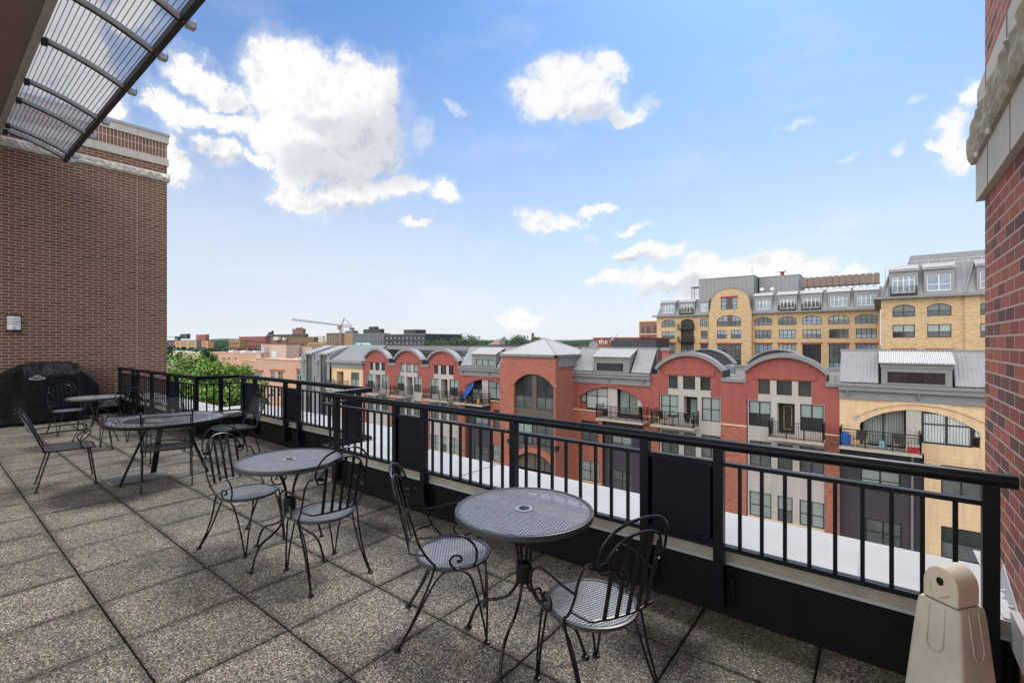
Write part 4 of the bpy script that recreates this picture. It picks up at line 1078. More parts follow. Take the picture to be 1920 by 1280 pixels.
    def pier(x0, x1, cap=True):
        red.box(x0, x1, Y - .01, Y + .3, -4.02, -1.1 if cap else -.86)
        brk.box(x0, x1, Y - .012, Y + .3, ZBOT, -4.12); sill.box(x0 - .01, x1 + .01, Y - .07, Y + .28, -4.12, -4.02)
        if cap: grey.box(x0 + .01, x1 - .01, Y - .12, Y + .35, -1.1, -.86)
    def flush():
        for mb_, nm, k in ((red, 'red_stucco_wall', 'red_stucco'), (lst, 'light_stucco_wall', 'light_stucco'), (yel, 'yellow_stucco_wall', 'yellow_stucco'), (brk, 'brick_wall_panel', 'red_brick'), (pur, 'dark_stucco_wall', 'purple_siding'),
                           (tau, 'taupe_panel', 'taupe'), (grey, 'grey_cornice', 'grey_trim'), (sill, 'stone_sill', 'sill'), (dark, 'gable_side', 'dark_shingle')):
            if mb_.v:
                for q in pieces(mb_): B(q, nm, M[k])
                mb_.v, mb_.f, mb_.m = [], [], []
    # bays, from right to left
    
    for xc, v in ((-4.92, 4), (-11.0, 1), (-36.78, 3), (-42.5, 2), (-48.4, 0)): bay(xc, v); flush()
    for q in ((-2.69, -1.95), (-8.77, -7.15), (-13.93, -13.23, False), (-34.55, -34.18, False), (-40.27, -39.01), (-46.17, -44.73), (-51.35, -50.63)): pier(*q); flush()
    # arched loft sections right (6), left (mirror) and yellow
    def arched(x0, x1, xm, wallb, flip, kind):
        """x0..x1 extents, wallb = MB of the stucco"""
        f = (lambda x: x) if not flip else (lambda x: -48.1 - x)
        def S(a, b): return (min(f(a), f(b)), max(f(a), f(b)))
        ax0, ax1 = S(-20.1, -14.6)
        W = [(ax0, ax1, -4.02, -2.06, .95, .30)]
        wallb_m = wallb
        wall(wallb_m, x0, x1, -4.02, -1.74, Y, W)
        # trim archivolt
        A = arc_pts(ax0 - .12, ax1 + .12, -3.02, 1.02, 20); Ao = arc_pts(ax0 - .42, ax1 + .42, -2.92, 1.2, 20); m = MB()
        for i in range(20): m.prism([(A[i][0], Y - .06, A[i][1]), (A[i + 1][0], Y - .06, A[i + 1][1]), (Ao[i + 1][0], Y - .06, Ao[i + 1][1]), (Ao[i][0], Y - .06, Ao[i][1])], (0, .07, 0))
        B(m, 'arch_trim', M['red_stucco'] if kind != 'y' else M['yellow_stucco'])
        # infill behind the arch
        a, b = S(-19.55, -17.57); win(a, b, -3.92, -2.12, Y + .16, 2, 2, rise=.0, low='vblind' if kind == 'r' else 'blind', up='blind', split=.6, w=.06)
        a, b = S(-20.08, -19.56); win(a, b, -3.45, -2.75, Y + .17, 1, 1, low='blind', up='blind', w=.05)
        a, b = S(-20.1, -19.55); wallb.box(a, b, Y + .25, Y + .35, -4.02, -2.5)
        a, b = S(-17.56, -16.75); lst.box(a, b, Y + .12, Y + .3, -4.4, -2.07)
        a, b = S(-16.74, -15.0); win(a, b, -4.4, -2.2, Y + .55, 2, 1, low='curtain', up='glass' if kind != 'r' else 'curtain', split=.55, w=.07, name='sliding_door')
        a, b = S(-15.0, -14.6); lst.box(a, b, Y + .13, Y + .3, -3.4, -2.4)
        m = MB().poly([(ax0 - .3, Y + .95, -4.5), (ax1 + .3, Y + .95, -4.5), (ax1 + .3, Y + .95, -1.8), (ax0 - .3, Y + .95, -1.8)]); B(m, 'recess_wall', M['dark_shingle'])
        a, b = S(-17.95, -14.05); bal(a, b, -4.42, Y)
        # below the loft floor
        a, b = S(-20.71, -17.98); wall(brk, a, b, ZBOT, -4.12, Y, [(S(-20.0, -18.35)[0], S(-20.0, -18.35)[1], -6.65, -4.95), (S(-20.0, -18.25)[0], S(-20.0, -18.25)[1], -9.98, -8.33)], .14)
        sill.box(a, b, Y - .06, Y + .2, -4.12, -4.02); sill.box(S(-20.1, -18.15)[0], S(-20.1, -18.15)[1], Y - .04, Y + .01, -10.1, -9.98)
        a, b = S(-20.0, -18.35); win(a, b, -6.65, -4.95, Y + .08, 2, 2, low='midglass', up='glass', w=.055)
        a, b = S(-20.0, -18.25); win(a, b, -9.98, -8.33, Y + .08, 2, 2, low='blind', up='blind', w=.055)
        a, b = S(-17.98, -14.5); wall(pur, a, b, ZBOT, -4.12, Y + .35, [(S(-17.31, -15.6)[0], S(-17.31, -15.6)[1], -7.2, -5.2), (S(-17.31, -15.5)[0], S(-17.31, -15.5)[1], -10.4, -8.75)], .1)
        a, b = S(-17.31, -15.6); win(a, b, -7.2, -5.2, Y + .41, 2, 3, low='midglass', up='blind', w=.06, split=.3)
        a, b = S(-17.31, -15.5); win(a, b, -10.4, -8.75, Y + .41, 2, 2, low='midglass', up='midglass', w=.06)
        a, b = S(-14.5, -13.93); brk.box(a, b, Y - .002, Y + .3, ZBOT, -4.12); sill.box(a, b, Y - .06, Y + .28, -4.12, -4.02)
        mansard(x0, x1, S(-18.82, -15.5), S(-18.47, -16.11), 'blind' if flip else 'glass', [(x0 + x1) / 2, x0 + .35, x1 - .5])
    def mansard(x0, x1, dr, dw, gl, brs, ends=True):
        grey.box(x0 - .03, x1 + .03, Y - .10, Y + .1, -1.76, -1.28)
        grey.box(x0 - .05, x1 + .05, Y - .30, Y + .4, -1.24, -.98); grey.box(x0 - .05, x1 + .05, Y - .38, Y + .4, -.98, -.82)
        grey.box(x0, x1, Y - .05, Y + .2, -1.28, -1.24)
        for b_ in brs:
            m = MB().prism([(b_ - .06, Y - .28, -1.24), (b_ - .06, Y - .1, -1.24), (b_ - .06, Y - .1, -1.64), (b_ - .06, Y - .16, -1.60)], (.12, 0, 0)); B(m, 'cornice_bracket', M['grey_trim'])
        m = MB(); ye, ze, yr, zr = Y - .05, -.74, Y + 1.35, 1.06
        corrugated(m, x0, dr[0] - .02, ye, ze, yr, zr); corrugated(m, dr[1] + .02, x1, ye, ze, yr, zr)
        m.box(x0, x1, Y + 1.3, Y + 1.36, .8, 1.09)
        m.prism([(x0, Y - .05, -.8), (x0, Y + 1.33, 1.02), (x0, Y + 1.33, -.8)], (.01, 0, 0), 1); m.prism([(x1, Y - .05, -.8), (x1, Y + 1.33, 1.02), (x1, Y + 1.33, -.8)], (.01, 0, 0), 1)
        B(m, 'mansard_roof', [M['roof_metal'], M['dark_shingle']])
        m = MB().box(x0 - .05, x1 + .05, Y + 1.33, Y + 1.7, 1.0, 1.22).box(x0, x1, Y + 1.36, Y + 1.60, -.9, 1.0); B(m, 'ridge_cap', M['grey_trim'])
        m = MB(); wall(m, dr[0] + .1, dr[1] - .1, -.80, .46, Y - .08, [(dw[0], dw[1], -.70, -.06)], .12)
        for x in (dr[0] + .1, dr[1] - .1): m.prism([(x, Y - .08, -.8), (x, Y - .08, .46), (x, Y + 1.1, .98), (x, Y + 1.3, .98)], (.005, 0, 0))
        m.box(dr[0] + .06, dr[1] - .06, Y - .12, Y - .085, .18, .42); dm = B(m, 'dormer', M['grey_trim'])
        m = MB(); corrugated(m, dr[0] - .02, dr[1] + .02, Y - .28, .46, Y + 1.30, 1.10, amp=.035); m.box(dr[0], dr[1], Y - .27, Y - .1, .41, .45)
        m.build('dormer_roof', M['roof_metal'], dm)
        f = window(root, dw[0], dw[1], -.70, -.06, Y - .03, 3, 1, low=gl, up=gl, w=.045, name='window'); fix(f)
    arched(-20.71, -13.93, 0, red, False, 'r'); flush(); arched(-34.17, -26.2, 0, red, True, 'l'); flush()
    # yellow section at the right
    wall(yel, -1.95, 9.0, -4.62, -1.74, Y, [(-.95, 4.2, -4.62, -2.2, 1.0, .3)])
    m = MB(); A = arc_pts(-1.2, 4.7, -2.86, .98, 20); Ao = arc_pts(-1.34, 4.85, -2.72, 1.06, 20)
    for i in range(20): m.prism([(A[i][0], Y - .07, A[i][1]), (A[i + 1][0], Y - .07, A[i + 1][1]), (Ao[i + 1][0], Y - .07, Ao[i + 1][1]), (Ao[i][0], Y - .07, Ao[i][1])], (0, .08, 0))
    B(m, 'arch_trim', M['yellow_stucco'])
    win(-.86, 1.17, -4.5, -2.24, Y + .55, 2, 1, low='curtain', up='curtain', w=.08, name='sliding_door'); lst.box(1.18, 1.84, Y + .05, Y + .3, -4.62, -2.1); lst.box(-1.25, -.95, Y - .004, Y + .1, -3.1, -2.6)
    win(1.85, 3.9, -4.0, -2.25, Y + .02, 2, 2, low='vblind', up='vblind', w=.09, split=.62); win(3.9, 4.9, -3.5, -2.6, Y + .03, 2, 2, low='vblind', up='vblind', w=.09)
    yel.box(1.84, 9, Y + .04, Y + .3, -4.62, -4.0)
    bal(-1.9, 1.8, -4.45, Y, 1.35)
    wall(yel, 1.95, 9.0, ZBOT, -4.62, Y, [(2.65, 4.3, -6.76, -5.1), (2.65, 4.3, -10.2, -8.46)], .12)
    win(2.65, 4.3, -6.76, -5.1, Y + .07, 2, 2, low='midglass', up='glass', w=.06); win(2.65, 4.3, -10.2, -8.46, Y + .07, 1, 2, low='midglass', up='glass', w=.06)
    sill.box(2.55, 4.4, Y - .05, Y + .05, -6.9, -6.76).box(2.55, 4.4, Y - .05, Y + .05, -10.34, -10.2)
    wall(pur, -1.95, 1.95, ZBOT, -4.63, Y + .35, [(-.92, .93, -7.2, -5.3), (-.7, 1.0, -10.4, -8.9)], .1)
    win(-.92, .93, -7.2, -5.3, Y + .41, 2, 3, low='midglass', up='blind', w=.06, split=.25); win(-.7, 1.0, -10.4, -8.9, Y + .41, 2, 2, low='midglass', up='midglass', w=.06)
    m = MB().tube([(1.45, Y + .27, ZBOT), (1.45, Y + .27, -4.7)], .06, 8); B(m, 'downpipe', M['grey_trim'])
    mansard(-1.94, 9.0, (-.05, 3.2), (.34, 2.82), 'glass', [-1.55, 1.72, 4.9])
    flush()
    # brick tower
    TY = 32.1; X0, X1 = -26.3, -20.7
    ox0, ox1 = -24.99, -20.98 - .05
    ox1 = -21.95; ox0 = -24.95
    ox0, ox1 = P(963, 740, TY)[0], P(1038, 740, TY)[0]
    wall(brk, X0, X1, -9.1, .55, TY, [(ox0, ox1, -9.1, -1.02, 1.0, .35)])
    wall(brk, X0, X1, ZBOT, -9.1, TY, [(ox0 + .1, ox1, -13.4, -9.1)], .35)
    m = MB(); A = arc_pts(ox0, ox1, -2.02, 1.0, 20); Ao = arc_pts(ox0 - .42, ox1 + .42, -2.0, 1.42, 20)
    for i in range(20): m.prism([(A[i][0], TY - .05, A[i][1]), (A[i + 1][0], TY - .05, A[i + 1][1]), (Ao[i + 1][0], TY - .05, Ao[i + 1][1]), (Ao[i][0], TY - .05, Ao[i][1])], (0, .06, 0))
    B(m, 'brick_arch', M['red_brick']); m = MB(); A = arc_pts(ox0, ox1, -8.55, .9, 16); Ao = arc_pts(ox0, ox1, -7.95, .75, 16)
    for i in range(16): m.prism([(A[i][0], TY - .04, A[i][1]), (A[i + 1][0], TY - .04, A[i + 1][1]), (Ao[i + 1][0], TY - .04, Ao[i + 1][1]), (Ao[i][0], TY - .04, Ao[i][1])], (0, .3, 0))
    B(m, 'brick_arch', M['red_brick'])
    brk.poly([(X1, TY, ZBOT), (X1, Y + .3, ZBOT), (X1, Y + .3, -.35), (X1, TY, -.35)]).poly([(X0, TY, ZBOT), (X0, TY, .55), (X0, Y + .3, .55), (X0, Y + .3, ZBOT)])
    brk.poly([(X1, TY, -.35), (X1, TY + .45, -.35), (X1, TY + .45, .5), (X1, TY, .55)])
    m = MB().box(X1 - .02, X1 - .001, TY + .45, Y + 2.6, -.35, .6); B(m, 'side_siding', M['grey_trim'])
    grey.box(X1 - .1, X1 + .14, TY + .42, Y + .3, -.40, -.22); grey.box(X0 - .35, X0 + .01, TY + .05, TY + .6, -.2, -.02); brk.box(X0 - .32, X0 - .001, TY + .08, TY + .5, ZBOT, -.2)
    xm = (ox0 + ox1) / 2
    wins = [(ox0 + .05, xm - .22), (xm + .22, ox1 - .05)]
    for i, (a, b) in enumerate(wins):
        f = window(root, a, b, -4.0, -1.25 - .0, TY + .22, 2, 2, rise=.0, low='midglass', up='glass', w=.06, split=.38); fix(f)
        f = window(root, a, b, -7.0, -5.1, TY + .22, 2, 2, low='midglass', up='midglass' if i else 'blind', w=.06, split=.4); fix(f)
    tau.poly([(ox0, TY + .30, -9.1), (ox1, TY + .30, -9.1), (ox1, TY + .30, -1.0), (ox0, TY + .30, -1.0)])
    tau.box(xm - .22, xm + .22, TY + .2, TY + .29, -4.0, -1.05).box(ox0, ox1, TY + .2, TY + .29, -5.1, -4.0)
    f = window(root, ox0 + .05, ox1 - .05, -13.3, -7.75, TY + .27, 4, 3, rise=.85, low='glass', up='glass', w=.07); fix(f)
    m = MB(); e = .25; a, b, c, d_ = (X0 - e + .2, TY - e), (X1 + e, TY - e), (X1 + e, TY + 5.6), (X0 - e + .2, TY + 5.6); ap = Vector(((X0 + X1) / 2 - .05, TY + 2.7, 1.98))
    def ribbed_tri(p, q):
        p = Vector((p[0], p[1], .62)); q = Vector((q[0], q[1], .62)); n = int((q - p).length / .17) * 4; nn = (q - p).cross(ap - p).normalized()
        if nn.z < 0: nn = -nn
        vs = []
        for i in range(n + 1):
            o_ = .03 if i % 4 in (1, 2) else 0; s_ = p.lerp(q, i / n); t_ = 1 - abs(i / n - .5) * 2
            # rib runs straight up the slope until it meets the hip
            mid = (p + q) / 2; up_ = (ap - mid); top = s_ + up_ * t_
            vs += [s_ + nn * o_, top + nn * o_, s_ - Vector((0, 0, .05))]
        m.mesh(vs, [(3 * i, 3 * i + 3, 3 * i + 4, 3 * i + 1) for i in range(n)] + [(3 * i + 2, 3 * i + 5, 3 * i + 3, 3 * i) for i in range(n)])
    ribbed_tri(a, b); ribbed_tri(b, c); ribbed_tri(c, d_); ribbed_tri(d_, a)
    for q in (a, b, c, d_): m.tube([(q[0], q[1], .64), ap + Vector((0, 0, .03))], .05, 6)
    B(m, 'pyramid_roof', M['roof_metal'])
    m = MB().box(a[0] + .05, b[0] - .05, a[1] + .04, a[1] + .24, .42, .60).box(b[0] - .24, b[0] - .05, b[1] + .04, c[1], .42, .60).box(a[0] + .05, a[0] + .24, a[1] + .24, c[1], .42, .60)
    m.poly([(a[0], a[1], .585), (b[0], b[1], .585), (c[0], c[1], .585), (d_[0], d_[1], .585)]); B(m, 'eave', M['grey_trim'])
    for x in (ox0 - .5, ox1 + .25):
        m = MB().box(x, x + .3, TY - .3, TY, -7.0, -6.75).box(x + .05, x + .25, TY - .28, TY - .02, -7.12, -7.0); B(m, 'wall_lantern', M['black_iron'])
    flush()
    # yellow section and grey towers at the left
    wall(yel, -58.55, -51.35, ZBOT, -1.74, Y, [(-57.3, -55.7, -4.4, -2.25, 0, .9), (-53.95, -52.15, -4.0, -2.25)], .14)
    win(-56.6, -55.75, -4.35, -2.3, Y + .7, 1, 1, low='blind', up='blind', w=.07, name='sliding_door'); win(-53.95, -52.15, -4.0, -2.25, Y + .07, 2, 2, low='blind', up='midglass', w=.06); bal(-58.0, -54.6, -4.42, Y)
    grey.box(-58.6, -51.3, Y - .12, Y + .1, -1.74, -1.1).box(-59.3, -51.0, Y - .45, Y + .4, -1.1, -.72)
    m = MB(); corrugated(m, -59.3, -50.9, Y - .1, -.72, Y + 3.2, 1.22, pitch=.4, amp=.03); m.poly([(-50.9, Y - .1, -.75), (-50.9, Y + 3.2, 1.2), (-50.9, Y + 3.2, -.75)]); B(m, 'mansard_roof', M['roof_metal2'])
    for x0, x1 in ((-66.3, -62.6), (-62.5, -58.6)):
        wall(grey, x0 + .2, x1, ZBOT, .05, Y - .25, [(x0 + 1.55, x0 + 3.2, -12, -.15)], .25); grey.box(x0 + .1, x0 + .2, Y - .25, Y + .1, ZBOT, .05)
        win(x0 + 1.55, x0 + 3.2, -12, -.15, Y - .1, 2, 5, low='glass', up='midglass', w=.08)
        m = MB(); corrugated(m, x0 + 1.2, x1 - .2, Y - .45, .12, Y + 3.0, 1.15, pitch=.4, amp=.03); m.box(x0 + 1.2, x1 - .2, Y - .44, Y - .2, -.05, .1)
        m.prism([(x1 - .2, Y - .45, .1), (x1 - .2, Y + 3, 1.13), (x1 - .2, Y + 3, -.6), (x1 - .2, Y, -.6)], (-.02, 0, 0)); B(m, 'bay_roof', M['roof_metal'])
        grey.box(x0 - .15, x0 + 1.2, Y - .45, Y + .3, -1.25, -.85).box(x0 + .1, x0 + 1.0, Y - .34, Y, -3.2, -1.25)
    grey.poly([(-66.1, Y - .2, ZBOT), (-66.1, Y - .2, .05), (-66.1, Y + 18, .05), (-66.1, Y + 18, ZBOT)])
    grey.poly([(-66.1, Y, -.2), (-58.6, Y, -.2), (-58.6, Y + 3.2, 1.1), (-66.1, Y + 3.2, 1.1)])
    # flat roof, rear parapet and the dark rear gables
    m = MB().box(-66, 9, Y + .25, Y + 15.4, -1.3, -.95); B(m, 'flat_roof', M['gravel'])
    m = MB().box(-66, 9, Y + 15.1, Y + 15.6, -3, -.62).box(-59, -27, Y + 3.2, Y + 3.6, .7, 1.16).box(-27.0, -20, Y + 5.7, Y + 6.2, .2, .45); B(m, 'rear_parapet', M['grey_trim'])
    for xc in (-6.9, -12.9, -38.9, -44.6):
        m = MB(); yb = Y + 11; A = arc_pts(xc - 2.4, xc + 2.4, -.3, 1.25, 20)
        m.poly([(xc - 2.4, yb, -.95), (xc + 2.4, yb, -.95)] + [(a_[0], yb, a_[1]) for a_ in A[::-1]], 0)
        Ao = arc_pts(xc - 2.6, xc + 2.6, -.3, 1.36, 20)
        for i in range(20): m.prism([(A[i][0], yb - .15, A[i][1]), (A[i + 1][0], yb - .15, A[i + 1][1]), (Ao[i + 1][0], yb - .15, Ao[i + 1][1]), (Ao[i][0], yb - .15, Ao[i][1])], (0, .9, 0), 1)
        m.box(xc + 2.1, xc + 2.4, yb + .01, yb + .2, -.9, -.3, 1)
        B(m, 'rear_gable', [M['dark_shingle'], M['grey_trim']])
    # party slope seen behind the first red gable at the left
    m = MB().prism([(-50.9, Y + 3.3, -.8), (-50.9, Y + 3.3, 1.2), (-43.5, Y + 9, 1.2), (-41.8, Y + 9, -.8)], (0, 1.5, 0)); B(m, 'dark_roof_slope', M['dark_shingle'])
    flush()
    m = MB().box(-66, 9, Y + 1.75, Y + 15.4, GZ, -1.31); B(m, 'building_core', M['light_stucco'])
    # roof equipment
    def hv(x, y, s, lab, nm='roof_vent'):
        r = empty(nm, (x, y, -.95), 0, lab, 'roof vent'); m = MB().box(-s, s, -s, s, 0, .12).build('curb', M['galv'], r)
        pts = [(-s * .9, 0)] + [(s * .9 * math.cos(PI - PI * i / 10), .55 + .18 * math.sin(PI * i / 10)) for i in range(11)] + [(s * .9, 0)]
        MB().prism([(p[0], -s * .8, .12 + p[1]) for p in pts], (0, s * 1.6, 0)).build('hood', M['duct'], r, True)
    hv(-9.3, Y + 4.5, .42, 'galvanised hooded roof vent between the two right red gables')
    hv(-42.9, Y + 5.5, .45, 'galvanised roof vent behind the leftmost red gable', 'roof_vent')
    hv(-38.6, Y + 5.0, .40, 'galvanised roof vent between the middle and right of the three left gables')
    for x, lab in ((-9.2, 'short white plastic pipe on the roof between the two right red gables'), (-2.3, 'short white plastic pipe on the gravel roof next to the yellow section')):
        tag(MB().tube([(x, Y + 2.2, -.95), (x, Y + 2.2, -.55)], .055, 10).lathe([(.08, -.56), (.08, -.48)], 10, (x, Y + 2.2)).build('vent_pipe', M['white_plastic']), lab, 'pipe')
opposite()

# things on the balconies
def umbrella():
    r = empty('balcony_umbrella', (-32.2, 34.0, -4.4), 0, 'tilted blue umbrella on the cluttered balcony left of the brick tower', 'umbrella')
    bl = plain('blue_canvas', (.03, .16, .55), .8, var=.15)
    MB().tube([(0, 0, 0), (0, 0, 1.3)], .02, 6).lathe([(.2, 0), (.2, .06)], 12).build('pole', M['black_iron'], r)
    m = MB(); vs = [(0, 0, .28)] + [(.95 * math.cos(2 * PI * i / 8), .95 * math.sin(2 * PI * i / 8), -.05) for i in range(8)]
    m.mesh(vs, [(0, 1 + i, 1 + (i + 1) % 8) for i in range(8)] + [(0, 1 + (i + 1) % 8, 1 + i) for i in range(8)])
    m.xf(Matrix.Translation((0, 0, 1.3)) @ Matrix.Rotation(R(-38), 4, 'Y') @ Matrix.Rotation(R(42), 4, 'X')); m.build('canopy', bl, r)
umbrella()
def patio_chair(x, y, z, rz, lab, mat, grp='chairs on the balconies'):
    r = empty('patio_chair', (x, y, z), R(rz), lab, 'chair', grp)
    MB().box(-.27, .27, -.25, .25, .40, .43).build('seat', mat, r); MB().prism([(-.26, .22, .46), (.26, .22, .46), (.26, .36, 1.0), (-.26, .36, 1.0)], (0, .03, 0)).build('backrest', mat, r)
    for sx in (-.28, .28): MB().bar((sx, -.26, 0), (sx, -.22, .62), .03, .03).bar((sx, -.24, .62), (sx, .27, .62), .04, .03).bar((sx, .32, 0), (sx, .22, .62), .03, .03).build('leg_frame', M['sill'], r)
sling = plain('brown_sling', (.10, .09, .085), .8)
patio_chair(-.95, 34.2, -4.45, 200, 'brown sling chair at the left of the yellow house balcony', sling)
patio_chair(.95, 34.25, -4.45, 165, 'brown sling chair beside the red cooler on the yellow house balcony', sling)
def cooler():
    r = empty('cooler', (1.45, 34.1, -4.45), 0, 'red and white drinks cooler at the right end of the yellow house balcony', 'cooler')
    MB().box(-.24, .24, -.16, .16, 0, .34).build('body', plain('cooler_red', (.62, .02, .03), .4), r); MB().box(-.25, .25, -.17, .17, .342, .41).build('lid', M['white_plastic'], r)
    MB().tube([(-.25, 0, .30), (-.27, 0, .46), (.27, 0, .46), (.25, 0, .30)], .012, 6).build('handle', M['white_plastic'], r)
cooler()
def bag(x, y, z, c, lab, s=1.0):
    m = MB(); random.seed(int(x * 10)); L_ = [(.10, 0), (.20, .05), (.22, .25), (.19, .45), (.10, .56), (.03, .60)]; vs = []
    for r_, zz in L_:
        for j in range(10): a = 2 * PI * j / 10; q = r_ * random.uniform(.8, 1.2) * s; vs.append((x + q * math.cos(a), y + q * math.sin(a) * .8, z + zz * s))
    m.mesh(vs, [(i * 10 + j, i * 10 + (j + 1) % 10, (i + 1) * 10 + (j + 1) % 10, (i + 1) * 10 + j) for i in range(5) for j in range(10)] + [tuple(range(50, 60))])
    tag(m.build('bag', plain('bag_cloth', c, .8), None, True), lab, 'bag')
bag(-1.62, 34.3, -4.45, (.02, .13, .5), 'blue bundle at the left end of the yellow house balcony', 1.3)
bag(.1, 34.2, -4.45, (.25, .45, .55), 'pale blue bundle between the chairs on the yellow house balcony', .8)
bag(-30.9, 34.1, -4.42, (.75, .55, .05), 'yellow bundle on the balcony with the blue umbrella')
bag(-33.3, 34.2, -4.42, (.03, .05, .12), 'dark blue bundle under the blue umbrella', 1.2)
def bicycle(x, y, z, rz, lab):
    r = empty('bicycle', (x, y, z), R(rz), lab, 'bicycle', 'bicycles on the balcony')
    for s in (-.5, .5): MB().tube([(s + .33 * math.cos(2 * PI * i / 20), 0, .33 + .33 * math.sin(2 * PI * i / 20)) for i in range(20)], .02, 6, True).build('wheel', M['black_iron'], r)
    m = MB()
    for a, b in (((-.5, .33), (-.1, .33)), ((-.5, .33), (-.18, .8)), ((-.1, .33), (-.18, .8)), ((-.1, .33), (.35, .78)), ((-.17, .76), (.35, .78)), ((.35, .9), (.5, .33))): m.tube([(a[0], 0, a[1]), (b[0], 0, b[1])], .016, 6)
    m.tube([(.35, -.25, .95), (.33, 0, .92), (.35, .25, .95)], .014, 6).build('frame', M['galv'], r); MB().box(-.3, -.08, -.06, .06, .8, .85).build('saddle', M['black_iron'], r)
bicycle(-31.9, 33.95, -4.42, 8, 'bicycle standing under the blue umbrella, nearer its pole'); bicycle(-31.3, 34.2, -4.42, -12, 'bicycle beside the yellow bundle on the umbrella balcony')
for (x, lab, k) in ((-12.6, 'dark chair at the left of the balcony below the second red gable from the right', 1), (-10.7, 'dark chair by the door of the balcony below the second red gable from the right', 1), (-35.3, 'dark patio chair on the balcony left of the umbrella balcony', 1), (-43.6, 'dark patio chair on the balcony of the middle left red gable', 1)):
    patio_chair(x, 34.3, -4.42, 150, lab, M['black_iron'])
def small_table(x, lab):
    r = empty('patio_table', (x, 34.2, -4.42), 0, lab, 'table'); MB().lathe([(.38, .70), (.38, .74)], 20).build('tabletop', M['black_iron'], r); MB().tube([(0, 0, 0), (0, 0, .7)], .03, 8).lathe([(.22, 0), (.22, .03)], 16).build('pedestal', M['black_iron'], r)
small_table(-11.9, 'small dark round table on the balcony below the second red gable from the right')
m = MB().lathe([(.07, -3.68), (.10, -3.55)], 10, (-11.95, 34.2))
for i in range(26):
    a = random.random() * 6.28; q = random.random() * .13; z = -3.53 + random.random() * .16; m.poly([(-11.95 + q * math.cos(a), 34.2 + q * math.sin(a), z), (-11.95 + q * math.cos(a) + .07, 34.2 + q * math.sin(a), z + .03), (-11.95 + q * math.cos(a), 34.2 + q * math.sin(a) + .05, z + .07)], 1)
leafy = plain('leaf_green', (.07, .16, .025), .6, var=.3, scale=2)
tag(m.build('potted_plant', [M['white_plastic'], leafy]), 'small green potted plant on the balcony table', 'plant')

